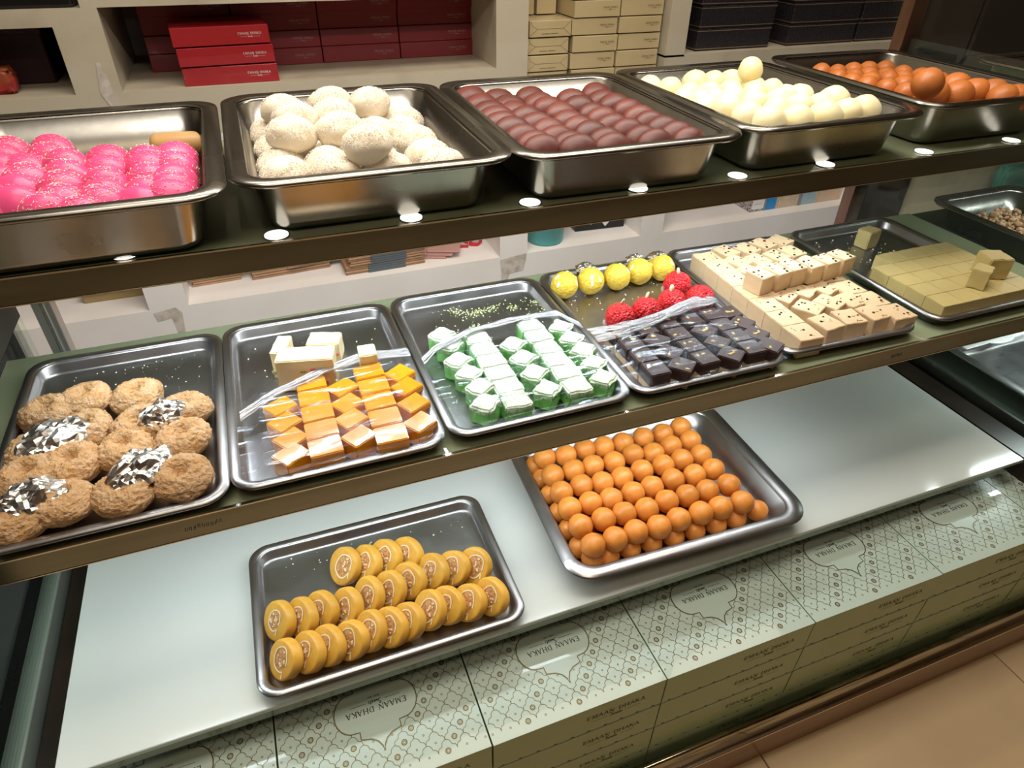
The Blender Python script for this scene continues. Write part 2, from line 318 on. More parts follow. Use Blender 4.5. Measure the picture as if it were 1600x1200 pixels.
can = thing('added_light_bar', 'slim unseen lamp bar added above the top shelf to light its trays', 'lamp', (0.78, 0.48, 1.03))  # unseen bar added to carry the extra top tray light
obj('housing', boxbm(-0.65, -0.04, 0, 0.65, 0.04, 0.03, 0.003, 1), BLACK, can)
obj('hanger', boxbm(-0.6, -0.01, 0.03, -0.58, 0.01, 1.37), BLACK, can); obj('hanger', boxbm(0.58, -0.01, 0.03, 0.60, 0.01, 1.37), BLACK, can)
# round LED spots set in the front of the top shelf
PK = mat('led_lens', (1.0, 0.96, 0.86), 0.4, emit=2.2)
RIM = mat('led_rim', (0.7, 0.7, 0.66), 0.3, 1.0)
rimb = bmesh.new(); lathe(rimb, [(0.0150, 0.0), (0.0150, 0.0012), (0.0136, 0.0014)], 32)
lensb = bmesh.new(); lathe(lensb, [(0.0138, 0.001), (0.0136, 0.0022)], 32)
rim_me = mesh('led_rim', rimb, RIM); lens_me = mesh('led_lens', lensb, PK)
for i, (x, y) in enumerate(PUCK):
    o = link('led_spot', rim_me, case, (x, 0.2555, ZT - FLOORZ)); link('led_lens', lens_me, o)

# ================================================================== LETTERING
GL = {'E': [((.1, 0), (.1, 1), .13), ((.1, .97), (.62, .97), .05), ((.1, .5), (.5, .5), .05), ((.1, .03), (.64, .03), .05), ((.6, .97), (.6, .84), .04), ((.62, .03), (.62, .17), .04), ((0, .97), (.1, .97), .04), ((0, .03), (.1, .03), .04)],
      'M': [((.12, 0), (.16, 1), .05), ((.16, 1), (.5, .08), .13), ((.5, .08), (.84, 1), .05), ((.84, 1), (.9, 0), .13), ((.02, .02), (.22, .02), .04), ((.78, .02), (1.0, .02), .04)],
      'A': [((.08, 0), (.42, 1), .05), ((.42, 1), (.78, 0), .13), ((.2, .34), (.64, .34), .05), ((0, .02), (.2, .02), .04), ((.66, .02), (.9, .02), .04)],
      'N': [((.12, 0), (.12, 1), .05), ((.12, 1), (.78, 0), .13), ((.78, 0), (.78, 1), .05), ((.02, .02), (.22, .02), .04), ((.68, .98), (.88, .98), .04)],
      'D': [((.12, 0), (.12, 1), .13), ((.12, .97), (.42, .95), .05), ((.42, .95), (.66, .8), .08), ((.66, .8), (.74, .5), .13), ((.74, .5), (.66, .2), .13), ((.66, .2), (.42, .05), .08), ((.42, .05), (.12, .03), .05), ((.02, .02), (.2, .02), .04)],
      'H': [((.12, 0), (.12, 1), .13), ((.76, 0), (.76, 1), .13), ((.12, .5), (.76, .5), .05), ((0, .02), (.24, .02), .04), ((0, .98), (.24, .98), .04), ((.64, .02), (.88, .02), .04), ((.64, .98), (.88, .98), .04)],
      'K': [((.12, 0), (.12, 1), .13), ((.16, .46), (.66, 1), .05), ((.28, .56), (.76, 0), .13), ((0, .02), (.24, .02), .04), ((0, .98), (.24, .98), .04), ((.6, .02), (.86, .02), .04)]}
GW = {'E': .72, 'M': 1.02, 'A': .84, 'N': .92, 'D': .86, 'H': .92, 'K': .84, ' ': .55}
def seg(bm, a, b, w):
    dx, dy = b[0] - a[0], b[1] - a[1]; d = math.hypot(dx, dy) or 1; nx, ny = -dy / d * w / 2, dx / d * w / 2
    bm.faces.new([bm.verts.new((p[0] + s * nx, p[1] + s * ny, 0)) for p, s in ((a, -1), (b, -1), (b, 1), (a, 1))])
SCRIPT = [[(.9, 1.5), (.6, 1.75), (.25, 1.6), (.3, 1.2), (.7, .9), (.8, .4), (.45, .05), (.05, .2)],
          [(1.0, .8), (1.1, .1), (1.4, .7), (1.5, .1), (1.8, .8)], [(1.9, .4), (2.25, .6), (2.15, .85), (1.95, .5), (2.1, .08), (2.45, .2)],
          [(2.5, .4), (2.85, .6), (2.75, .85), (2.55, .5), (2.7, .08), (3.05, .25)], [(3.45, 1.3), (3.2, .3), (3.4, .05), (3.6, .2)], [(3.05, .85), (3.65, .95)],
          [(4.1, .8), (3.85, .7), (4.1, .35), (3.85, .05), (3.65, .12)]]
def brand(width, rules=True, sub=True):
    """serif name line with the small script word and rules under it; origin at the centre of the name line"""
    bm = bmesh.new(); txt = 'EMAAN DHAKA'; tot = sum(GW[c] + .12 for c in txt); s = width / tot; x = -tot / 2
    for c in txt:
        for a, b, wd in GL.get(c, []): seg(bm, ((x + a[0]) * s, (a[1] - .5) * s), ((x + b[0]) * s, (b[1] - .5) * s), max(wd * 1.25, .09) * s)
        x += GW[c] + .12
    if sub:
        q = 0.55 * s
        for st in SCRIPT:
            for a, b in zip(st, st[1:]): seg(bm, ((a[0] - 2.1) * q, (a[1] - 3.0) * q), ((b[0] - 2.1) * q, (b[1] - 3.0) * q), .22 * q)
    if rules:
        for sg in (-1, 1): seg(bm, (sg * 1.6 * s, -1.35 * s), (sg * 4.4 * s, -1.35 * s), .07 * s)
    return bm

# ================================================================== MINT BOXES UNDER THE WHITE SHELF
MINT = mat('mint_card_top', (0.42, 0.50, 0.42), 0.30, 0, coat=0.35, spec=0.5)
MINT_WARMLIT = mat('mint_card_warmlit', (0.37, 0.48, 0.27), 0.35, 0, (0.34, 0.45, 0.25), 8, coat=0.2)  # same mint card, with the olive cast of warm light put into the colour
GOLD = mat('gold_foil_print', (0.14, 0.10, 0.03), 0.4, 0.5)
DKINK = mat('dark_olive_ink', (0.03, 0.028, 0.012), 0.5)
BW, BX0, BZ, BYF, BD, BH = 0.268, 0.241, -0.060, -0.1185, 0.215, 0.070
lid = bmesh.new(); W2 = BW / 2 - 0.0012
# lid: top, back, sides, and a front face whose lower edge has small V notches
box(lid, -W2, -BD / 2 + 0.0012, -0.066, W2, BD / 2, -0.0002)
nf = 10; edge = []
for k in range(nf):
    xc = -W2 + (k + .5) * 2 * W2 / nf
    edge += [(xc - .0035, -.066), (xc, -.0605), (xc + .0035, -.066)]
pts = [(-W2, -.066)] + edge + [(W2, -.066), (W2, 0), (-W2, 0)]
va = [lid.verts.new((x, -BD / 2, z)) for x, z in pts]; lid.faces.new(va)
lid.faces.ensure_lookup_table()
for f in lid.faces: f.material_index = 1
top = [lid.verts.new(c) for c in ((-W2, -BD / 2, 0), (W2, -BD / 2, 0), (W2, BD / 2, 0), (-W2, BD / 2, 0))]
lid.faces.new(top).material_index = 0
lid_me = mesh('lid', lid, [MINT, MINT_WARMLIT], False)
base_me = mesh('tray_base', boxbm(-W2 + .0015, -BD / 2 + .0013, -0.0695, W2 - .0015, BD / 2 - .001, -0.0661), DKINK, False)
# gold lattice of quatrefoil cells, medallion left free in the middle
def in_med(x, y):
    x = abs(x); y = abs(y)
    y = y * 1.25
    return (x < 0.056 and (y < 0.020 if x < .035 else (x - .035) ** 2 / .021 ** 2 + y * y / .024 ** 2 < 1)) or (x < 0.030 and y < 0.052 + 0) or (x < .012 and y < .075)
lat = bmesh.new(); PX, PY = 0.0258, 0.0155 * 2
circ = [(cos(2 * pi * k / 8), sin(2 * pi * k / 8)) for k in range(8)]
# one quarter of a cell outline from the right tip to the top tip: round lobe, tiny notch, round lobe
a, b = PX / 2, PY / 2
quart = [(a, 0), (a * .97, b * .22), (a * .86, b * .37), (a * .72, b * .43), (a * .66, b * .40), (a * .60, b * .50), (a * .52, b * .48), (a * .50, b * .58), (a * .46, b * .74), (a * .32, b * .88), (a * .12, b * .97), (0, b)]
cnt = 0
for j in range(-9, 10):
    for i in range(-6, 7):
        cx = i * PX + (PX / 2 if j % 2 else 0); cy = j * PY / 2
        if abs(cx) > W2 or abs(cy) > BD / 2: continue
        for sx, sy in ((1, 1), (-1, 1)):
            q = [(cx + sx * px, cy + sy * py) for px, py in quart]
            q = [p for p in q if abs(p[0]) < W2 and abs(p[1]) < BD / 2]
            if len(q) > 1 and not in_med(*q[len(q) // 2]): ribbon(lat, q, .0008, mi=0)
        for sx, sy in ((1, -1), (-1, -1)):
            q = [(cx + sx * px, cy + sy * py) for px, py in quart]
            q = [p for p in q if abs(p[0]) < W2 and abs(p[1]) < BD / 2]
            if len(q) > 1 and j == -9: ribbon(lat, q, .0008, mi=0)
        if in_med(cx, cy): continue
        if (i * 2 + (j % 2) + j * 5) % 6 == 0 and abs(cx) < W2 - .006:
            ribbon(lat, [(cx + .0034 * c, cy + .0036 * s) for c, s in circ], .0017, closed=True)
            ribbon(lat, [(cx + .0015 * c, cy + .0016 * s) for c, s in circ], .0007, closed=True)
        else: ribbon(lat, [(cx + .0011 * c, cy + .0012 * s) for c, s in circ], .0007, closed=True)
for f in lat.faces: f.normal_update()
bmesh.ops.recalc_face_normals(lat, faces=lat.faces[:])
lat_me = mesh('lattice_print', lat, GOLD, False)
med = bmesh.new(); Q = []
def arc(cx, cy, rx, ry, a0, a1, n=9): return [(cx + rx * cos(radians(a0 + (a1 - a0) * k / n)), cy + ry * sin(radians(a0 + (a1 - a0) * k / n))) for k in range(n + 1)]
right = [(0.0, -.078)] + [(.0015, -.070), (.006, -.060), (.014, -.053), (.027, -.049), (.027, -.036)] + arc(.033, 0, .024, .036, -75, 75) + [(.027, .036), (.027, .049), (.014, .053), (.006, .060), (.0015, .070), (0, .078)]
outl = right + [(-x, y) for x, y in right[::-1]][1:-1]
ribbon(med, outl, .0017, closed=True)
for v in med.verts: v.co.y *= .8
med_me = mesh('medallion_outline', med, GOLD, False)
fill = bmesh.new(); fill.faces.new([fill.verts.new((x, y * .8, 0)) for x, y in outl]); fill_me = mesh('medallion', fill, MINT, False)
tb = brand(0.084); 
for k in range(8):
    if k == 4: continue
    seg(tb, (-.0075 + k * .0021, -.0190), (-.0069 + k * .0021, -.0172), .0012)
top_txt = mesh('lettering', tb, DKINK, False)
front_txt = mesh('lettering', brand(0.095), DKINK, False)
bproto = None
colname = ['leftmost', 'second from left', 'third from left', 'fourth from left', 'fifth from left', 'sixth from left', 'rightmost']
layname = ['on top of its stack', 'second from the top of its stack', 'third from the top of its stack', 'at the bottom of its stack']
for k in range(-1, 6):
    for l in range(4):
        x = BX0 + (k + .5) * BW; z = BZ - l * BH
        if k == 5 and False: continue
        sc = 1.0; rz = random.uniform(-.004, .004) if l == 0 else random.uniform(-.002, .002)
        t = thing('sweet_box', 'mint green gift box with gold lattice, %s stack, %s' % (colname[k + 1], layname[l].replace(' of its stack', '')), 'box', (x, BYF + BD / 2, z), (0, 0, rz), 'mint gift boxes under the white shelf')
        lo = link('lid', lid_me, t); link('tray_base', base_me, t)
        link('lettering', front_txt, lo, (0.055, -BD / 2 - .0004, -.028), (pi / 2, 0, 0))
        if l == 0:
            link('lattice_print', lat_me, lo, (0, 0, .0003)); link('medallion', fill_me, lo, (0, 0, .0005))
            link('medallion_outline', med_me, lo, (0, 0, .0008)); link('lettering', top_txt, lo, (0, -.003, .0009), (0, 0, pi))

# ================================================================== TRAYS
def rrect(hx, hy, r, n=7):
    P = []
    for cx, cy, a0 in ((hx - r, hy - r, 0), (-hx + r, hy - r, 90), (-hx + r, -hy + r, 180), (hx - r, -hy + r, 270)):
        for k in range(n + 1):
            a = radians(a0 + 90 * k / n); P.append((cx + r * cos(a), cy + r * sin(a)))
    return P
def tray_bm(W, D, h, deep, seed=0, R=None):
    R = R or (.045 if deep else .030)
    if deep: prof = [(.048, 0), (.041, .0025), (.0355, .010), (.0235, h - .004), (.003, h - .0045), (.0, h - .001), (.0015, h + .001), (.020, h + .0005), (.0225, h - .003), (.0335, .013), (.037, .006), (.044, .0028)]
    else: prof = [(.018, 0), (.0145, .002), (.0116, h - .003), (.001, h - .003), (0, h - .001), (.0015, h + .0008), (.0102, h + .0006), (.0122, h - .002), (.0146, .007), (.0165, .0042), (.020, .003)]
    bm = bmesh.new(); rings = []
    for ins, z in prof:
        P = rrect(W / 2 - ins, D / 2 - ins, max(R - ins * .55, .012))
        ring = []
        for i, (x, y) in enumerate(P):
            ww = (.0016 if deep else .0006) * noise.noise(Vector((x * 9 + seed, y * 9, seed))) * (z / h)
            ring.append(bm.verts.new((x, y, z + ww)))
        rings.append(ring)
    n = len(rings[0])
    for a, b in zip(rings, rings[1:]):
        for i in range(n): bm.faces.new((a[i], a[(i + 1) % n], b[(i + 1) % n], b[i]))
    bm.faces.new(rings[0][::-1]); bm.faces.new(rings[-1])
    bmesh.ops.recalc_face_normals(bm, faces=bm.faces[:])
    return bm, 7
def tray(label, x, y, z, W, D, h, rot, deep, m, seed, group, rimoff=0):
    bm, cut = tray_bm(W, D, h, deep, seed)
    t = thing('serving_tray', label, 'tray', (x, y, z + .0002), (0, 0, rot), group)
    # the flange is a part of its own: duplicate profile ring faces by height
    rim = bmesh.new(); prof = [(0, h - .0006), (.0008, h + .0022), (.020 if deep else .0100, h + .0019), (.022 if deep else .0108, h + .0006)]
    rings = []
    for ins, zz in prof:
        rings.append([rim.verts.new((px, py, zz + (.0016 if deep else .0006) * noise.noise(Vector((px * 9 + seed, py * 9, seed))))) for px, py in rrect(W / 2 - ins + .0006, D / 2 - ins + .0006, max((.045 if deep else .03) - ins * .55, .012))])
    n = len(rings[0])
    for a, b in zip(rings, rings[1:]):
        for i in range(n): rim.faces.new((a[i], a[(i + 1) % n], b[(i + 1) % n], b[i]))
    bmesh.ops.recalc_face_normals(rim, faces=rim.faces[:])
    obj('pan', bm, m, t, True); obj('rim', rim, m, t, True)
    return t
SG, DG, LG = 'shallow steel trays on the middle shelf', 'deep steel trays on the top shelf', 'steel trays on the white shelf'
tray('shallow steel tray of yellow roll slices on the white shelf', .4225, .1277, 0, .371, .26, .02, -.0071, False, STEEL, 1, LG)
tray('deeper steel tray of amber milk balls on the white shelf', .8981, .1668, 0, .4255, .3324, .042, -.0384, True, STEEL, 2, LG)
for lab, x, y, r, W, dz in (('shallow steel tray holding crumbly doughnuts, leftmost on the middle shelf', .1440, .2506, .0025, .252, 0),
                        ('shallow steel tray of orange halwa cubes and white fudge blocks', .3975, .2579, .0004, .252, 0),
                        ('shallow steel tray of sugared green cubes with green crumbs', .6565, .2633, .0026, .258, 0),
                        ('shallow steel tray of yellow balls, red balls and chocolate squares', .9155, .2622, -.0125, .254, 0),
                        ('shallow steel tray of cream fudge dotted with raisins', 1.1766, .2701, -.035, .256, 0),
                        ('shallow steel tray of plain yellow slab fudge, rightmost on middle shelf', 1.4682, .2704, -.0012, .26, 0)):
    tray(lab, x, y, ZM + dz, W, .371, .02, r, False, STEEL, x * 10, SG)
for lab, x, y, r in (('deep steel tray of pink coconut sweets, leftmost on top shelf', .1686, .415, .0082),
                     ('deep steel tray of white coconut-coated sweets on the top shelf', .5044, .4351, -.0029),
                     ('deep steel tray of dark maroon oval sweets on the top shelf', .8381, .4262, -.0200),
                     ('deep steel tray of pale round milk balls on the top shelf', 1.1731, .436, .0025),
                     ('deep steel tray of brown milk balls, rightmost on the top shelf', 1.5318, .4555, -.0119)):
    tray(lab, x, y, ZT, .3324, .4255, .07, r, True, STEEL_DEEP, x * 10, DG)

# ================================================================== SWEETS
def ico(sub, sx, sy, sz, amp=0.0, fr=3.0, seed=0.0, fine=0.0, ffr=20.0, shape=None):
    bm = bmesh.new(); bmesh.ops.create_icosphere(bm, subdivisions=sub, radius=1.0)
    for v in bm.verts:
        k = 1 + amp * nz(v.co, fr, seed) + fine * nz(v.co, ffr, seed + 7)
        p = v.co * k
        if shape: p = shape(p)
        v.co = Vector((p.x * sx, p.y * sy, p.z * sz))
    return bm
def flakes(n, rx, ry, rz, size, zmin=0.1, seed=0, off=1.02, aspect=3.0, thick=False):
    """small shreds lying on the upper surface of an ellipsoid"""
    rnd = random.Random(seed); bm = bmesh.new(); c = 0
    while c < n:
        v = Vector((rnd.gauss(0, 1), rnd.gauss(0, 1), rnd.gauss(0, 1))).normalized()
        if v.z < zmin + rnd.uniform(-.15, .25): continue
        c += 1; p = Vector((v.x * rx, v.y * ry, v.z * rz)) * off
        t = v.orthogonal().normalized(); t.rotate(Matrix.Rotation(rnd.uniform(0, 6.28), 3, v)); bt = v.cross(t)
        L = size * rnd.uniform(.5, 1.2); B = L / aspect; up = v * rnd.uniform(-.1, .35) * L
        a = [bm.verts.new(p + t * L * sx + bt * B * sy + (up if sx > 0 else Vector())) for sx, sy in ((-.5, -.5), (.5, -.5), (.5, .5), (-.5, .5))]
        bm.faces.new(a); q = bm.verts.new(p + v * B * .9); bm.faces.new((a[0], a[1], q)); bm.faces.new((a[2], a[3], q))
    return bm
rnd = random.Random(11)
def lift(pts, z0, z1, x0=-9, x1=9, y0=-9, y1=9):
    # the same heap settled at another height above the shelf (z0 -> z1), kept inside the tray walls
    k = (.848 - z1) / (.848 - z0)
    return [(min(max(.37 + (p[0] - .37) * k, x0), x1), min(max(-.524 + (p[1] + .524) * k, y0), y1)) + tuple(p[2:]) for p in pts]
def place(protos, pts, z, base, cat, group, tol, rotf=None, zf=None, tail='', scf=None):
    """protos: list of root objects; the first pts use them, the rest are copies"""
    words = grid_words(pts, tol); used = set()
    for i, p in enumerate(pts):
        k = rnd.randrange(len(protos)); lab = (base + ' ' + words[i] + tail).strip()
        rot = rotf(i) if rotf else (0, 0, rnd.uniform(0, 6.28)); zz = zf(i) if zf else z; sc = scf(i, p) if scf else None
        if k in used: dup(protos[k], (p[0], p[1], zz), rot, lab, group, sc)
        else:
            used.add(k); o = protos[k]; o.location = (p[0], p[1], zz); o.rotation_euler = rot; o['label'] = lab; o['group'] = group
            if sc: o.scale = sc
    for k, o in enumerate(protos):
        if k not in used:
            for ch in list(o.children): bpy.data.objects.remove(ch)
            bpy.data.objects.remove(o)
def single(name, me, cat):
    o = link(name, me); o['label'] = 'x'; o['category'] = cat; return o

# amber milk balls
AMBER = mat('amber_fried_milk', (0.72, 0.27, 0.045), 0.38, 0, (0.60, 0.20, 0.03), 40, (0.4, 0.7), 0.15, 300, 0.0005, var=.09, sss=.15)
pr = [single('milk_ball', mesh('milk_ball', ico(3, .0200, .0200, .0192, .05, 1.6, s), AMBER), 'sweet') for s in (1, 2, 3, 4)]
place(pr, GULAB_TOP, .0505, 'amber milk ball, upper layer,', 'sweet', 'amber milk balls, upper layer', .02)
low = [(x + (.012 if x < .73 else 0), y + (.006 if y < .056 else 0)) for x, y in GULAB_LOW] + [(.7545 + .0392 * i, .0815 + .0395 * j) for j in range(5) for i in range(7)]
pr = [single('milk_ball', mesh('milk_ball', ico(3, .0182, .0182, .0178, .05, 1.6, s), AMBER), 'sweet') for s in (5, 6)]
place(pr, low, .0215, 'amber milk ball in the lower layer,', 'sweet', 'amber milk balls, lower layer', .012)

# yellow roll slices
YEL = mat('yellow_fudge_dough', (0.72, 0.40, 0.055), 0.42, 0, (0.60, 0.31, 0.04), 60, (0.35, 0.7), 0.25, 120, 0.0006, var=.06, sss=.1)
CREAM = mat('cream_layer', (0.85, 0.72, 0.45), 0.5)
NUT = mat('brown_nut_filling', (0.42, 0.17, 0.04), 0.55, 0, (0.62, 0.36, 0.16), 260, (0.4, 0.62), 0.6, 260, 0.0015)
def roll_slice(seed):
    rr = random.Random(seed); T = .0170; R = .0272
    fl = rr.uniform(-.08, .08)
    wob = lambda a: 1 + .05 * sin(a + seed) + .04 * sin(2 * a + seed * 2) + .02 * sin(3 * a)
    bm = bmesh.new(); lathe(bm, [(.7 * R, -T / 2), (.94 * R, -T / 2), (R, -T / 2 + .003), (1.01 * R, 0), (R, T / 2 - .003), (.95 * R, T / 2 - .0006), (.88 * R, T / 2), (.5 * R, T / 2), (.2 * R, T / 2)], 36, True, wob)
    t = thing('roll_slice', 'x', 'sweet'); obj('dough', bm, YEL, t, True)
    ex, ey = rr.uniform(-.003, .003), rr.uniform(-.002, .004); k1, k2 = rr.uniform(.42, .55), rr.uniform(.52, .68)
    ring = [(ex + R * k1 * cos(a) * (1 + .08 * sin(2 * a + seed)), ey + R * k2 * sin(a) * (1 + .06 * sin(3 * a + seed))) for a in [2 * pi * i / 28 for i in range(26 + seed % 3)]]
    tail = [(ring[-1][0] + .001 * j, ring[-1][1] - .0028 * j) for j in range(1, 4)]
    cb = bmesh.new(); ribbon(cb, ring + tail, .0017, T / 2 + .0004)
    bmesh.ops.recalc_face_normals(cb, faces=cb.faces[:]); bmesh.ops.solidify(cb, geom=cb.faces[:], thickness=-.0005)
    obj('cream_ring', cb, CREAM, t)
    nb = bmesh.new(); n = 26; c0 = nb.verts.new((ex, ey, T / 2 + .0012)); vs = [nb.verts.new((ex + (x - ex) * .9, ey + (y - ey) * .9, T / 2 + .0002)) for x, y in [(ex + R * k1 * cos(a) * (1 + .08 * sin(2 * a + seed)), ey + R * k2 * sin(a)) for a in [2 * pi * i / n for i in range(n)]]]
    for i in range(n): nb.faces.new((c0, vs[i], vs[(i + 1) % n]))
    nut = obj('nut_filling', nb, NUT, t, True)
    pc = bmesh.new()
    for i in range(9):
        a = rr.uniform(0, 6.28); q = rr.uniform(0, .75); px, py = ex + R * k1 * q * cos(a), ey + R * k2 * q * sin(a); s = rr.uniform(.0009, .0019); an = rr.uniform(0, 3)
        vv = [pc.verts.new((px + s * c * cos(an) - s * d * .6 * sin(an), py + s * c * sin(an) + s * d * .6 * cos(an), T / 2 + .0004 + h)) for h in (0, .0011) for c, d in ((-1, -1), (1, -1), (1, 1), (-1, 1))]
        for f in ((4, 5, 6, 7), (0, 1, 5, 4), (1, 2, 6, 5), (2, 3, 7, 6), (3, 0, 4, 7)): pc.faces.new([vv[m_] for m_ in f])
    tag(obj('nut_pieces', pc, CREAM, nut), kind='stuff')
    return t
pr = [roll_slice(s) for s in range(1, 6)]
def rr_rot(i):
    # face normal leans back to the left and a little to the front
    tilt = radians(rnd.uniform(50, 58)); az = radians(rnd.uniform(200, 214))
    n = Vector((sin(tilt) * cos(az), sin(tilt) * sin(az), cos(tilt)))
    q = n.to_track_quat('Z', 'Y'); e = q.to_euler(); return (e.x, e.y, e.z)
place(pr, ROLLS, .0300, 'yellow roll slice with brown nut centre,', 'sweet', 'yellow roll slices', .03, rr_rot)

# pink coconut sweets
PINK = mat('pink_milk_sweet', (0.80, 0.065, 0.21), 0.35, 0, (0.80, 0.09, 0.25), 12, var=.08, sss=.2, bump=.1, bscale=150, bdist=.0005)
COCO = mat('coconut_shreds', (0.92, 0.86, 0.74), 0.6)
COCO_P = mat('pink_tinged_coconut', (0.93, 0.62, 0.62), 0.6)
pr = []
for s in range(4):
    t = thing('coconut_sweet', 'x', 'sweet'); obj('milk_dough', ico(3, .0285, .0175, .0255, .06, 1.5, s + 3), PINK, t, True)
    tag(obj('coconut_flakes', flakes((260, 190, 70, 220)[s], .0285, .0175, .0255, .0026, -.1, s, 1.01), (COCO, COCO_P, COCO_P, COCO)[s], t), kind='stuff'); pr.append(t)
place(pr, lift(PINK_P, 0, 0, .02, .270), ZT + .0275, 'pink coconut-sprinkled sweet,', 'sweet', 'pink coconut sweets', .028, lambda i: (radians(rnd.uniform(-34, -18)), rnd.uniform(-.1, .1), rnd.uniform(-.25, .15)), lambda i: ZT + .027 + rnd.uniform(0, .004))
TAN = mat('tan_milk_roll', (0.62, 0.38, 0.15), 0.45, 0, (0.55, 0.31, 0.11), 30, bump=.1, bscale=100, bdist=.0005)
bm = bmesh.new(); lathe(bm, [(.003, -.045), (.010, -.0445), (.0145, -.041), (.0165, -.034), (.0168, 0), (.0165, .034), (.0145, .041), (.010, .0445), (.003, .045)], 28, True, lambda a: 1 + .02 * sin(2 * a))
tag(link('milk_roll', mesh('milk_roll', bm, TAN), None, (.276, .594, ZT + .0215), (0, pi / 2, radians(-4))), 'tan cylindrical milk roll lying alone behind the pink sweets', 'sweet')

# white coconut-coated sweets
WHT = mat('white_milk_dough', (0.80, 0.72, 0.58), 0.6, 0, (0.78, 0.66, 0.48), 2, bump=.5, bscale=22, bdist=.0016, sss=.1)
COCW = mat('white_coconut_coat', (0.90, 0.87, 0.80), 0.7)
pr = []
for s in range(4):
    t = thing('coconut_sweet', 'x', 'sweet'); obj('milk_dough', ico(4, 1.12, .86, .80, .10, 1.3, s + 20, .035, 17), WHT, t, True)
    tag(obj('coconut_flakes', flakes(1400, 1.12, .86, .80, .055, -.15, s + 5, 1.02, 2.0), COCW, t), kind='stuff'); pr.append(t)
W = [p for p in WHITE]; 
place(pr, lift([p[:2] for p in W], 0, 0, .403, .606, .28, .585), 0, 'white coconut-coated sweet in the lower layer,', 'sweet', 'white coconut sweets, lower layer', .05, lambda i: (0, 0, rnd.uniform(-.7, .5)), lambda i: ZT + .003 + .80 * .030, scf=lambda i, p: (.030,) * 3)
pr = []
for s in range(3):
    t = thing('coconut_sweet', 'x', 'sweet'); obj('milk_dough', ico(4, 1.12, .86, .82, .12, 1.3, s + 30, .035, 17), WHT, t, True)
    tag(obj('coconut_flakes', flakes(1100, 1.12, .86, .82, .055, .05, s + 15, 1.02, 2.0), COCW, t), kind='stuff'); pr.append(t)
place(pr, [p[:2] for p in WHITE_UP], 0, 'white coconut-coated sweet on top of the heap,', 'sweet', 'white coconut sweets, upper layer', .05, lambda i: (rnd.uniform(-.25, .1), rnd.uniform(-.2, .2), rnd.uniform(-.8, .3)), lambda i: ZT + .063, scf=lambda i, p: (.0295,) * 3)

# dark maroon oval sweets
MAROON = mat('dark_maroon_milk_sweet', (0.125, 0.028, 0.018), 0.45, 0, (0.075, 0.016, 0.012), 30, (0.4, 0.75), 0.25, 260, 0.0007, var=.2)
pr = [single('dark_milk_sweet', mesh('dark_milk_sweet', ico(3, .0300, .0158, .0225, .05, 1.4, s + 40), MAROON), 'sweet') for s in range(4)]
place(pr, lift(DARK, ZT + .036, ZT + .050), 0, 'dark maroon oval sweet,', 'sweet', 'dark maroon oval sweets', .022, lambda i: (radians(-42), rnd.uniform(-.08, .08), rnd.uniform(.0, .25)), lambda i: ZT + .048 + rnd.uniform(0, .003))

# pale milk balls
PALE = mat('pale_milk_ball', (0.86, 0.78, 0.50), 0.42, 0, (0.84, 0.74, 0.42), 15, bump=.12, bscale=160, bdist=.0005, sss=.25, var=.03)
pr = [single('pale_milk_ball', mesh('pale_milk_ball', ico(3, .0248, .0242, .0235, .07, 1.5, s + 50, .006, 9), PALE), 'sweet') for s in range(4)]
RZ = [.060 if p[1] < .47 else .050 for p in RASG]
place(pr, [lift([p[:2]], ZT + .042, ZT + z, 1.058, 1.288, .265, .60)[0] for p, z in zip(RASG, RZ)], 0, 'pale cream milk ball,', 'sweet', 'pale cream milk balls', .03, None, lambda i: ZT + RZ[i] - .003, scf=lambda i, p: (max(.92, min(1.06, RASG[i][2] / .0235)),) * 3)
pr = [single('pale_milk_ball', mesh('pale_milk_ball', ico(3, .0225, .0225, .022, .06, 1.5, 58), PALE), 'sweet')]
place(pr, [(1.066 + .043 * i, .30 + .046 * j) for j in range(7) for i in range(6)], 0, 'pale cream milk ball in the lower layer,', 'sweet', 'pale cream milk balls, lower layer', .02, None, lambda i: ZT + .0252)
tag(link('pale_milk_ball', mesh('pale_milk_ball', ico(3, .0235, .021, .0225, .10, 1.5, 61, .01, 9), PALE), None, (RASG_UP[0][0], RASG_UP[0][1], ZT + .078), (.2, .1, .4)), 'pale milk ball heaped highest above the others at the back', 'sweet')

# brown milk balls
BRN = mat('brown_fried_milk', (0.50, 0.16, 0.035), 0.4, 0, (0.42, 0.12, 0.025), 30, (0.4, 0.7), 0.15, 260, 0.0005, var=.1, sss=.1)
pr = [single('brown_milk_ball', mesh('brown_milk_ball', ico(3, .0205, .0205, .0195, .05, 1.5, s + 70), BRN), 'sweet') for s in range(3)]
place(pr, lift(KALA, ZT + .026, ZT + .046, 1.415, 1.65, .29, .62), 0, 'small brown milk ball,', 'sweet', 'small brown milk balls', .03, None, lambda i: ZT + .045, scf=lambda i, p: (.96,) * 3)
pr = [single('brown_milk_ball', mesh('brown_milk_ball', ico(3, .021, .021, .0205, .05, 1.5, 72), BRN), 'sweet')]
place(pr, [(1.420 + .043 * i, .31 + .048 * j) for j in range(7) for i in range(6)], 0, 'brown milk ball in the lower layer,', 'sweet', 'brown milk balls, lower layer', .02, None, lambda i: ZT + .0238)
pr = [single('brown_milk_ball', mesh('brown_milk_ball', ico(3, .0265, .0235, .0235, .05, 1.5, s + 75), BRN), 'sweet') for s in range(3)]
place(pr, lift([p[:2] for p in KALA_BIG], ZT + .045, ZT + .060, 1.42, 1.622, .285, .6), 0, 'larger brown milk ball at the front,', 'sweet', 'larger brown milk balls', .03, lambda i: (0, 0, rnd.uniform(-.3, .3)), lambda i: ZT + .060)
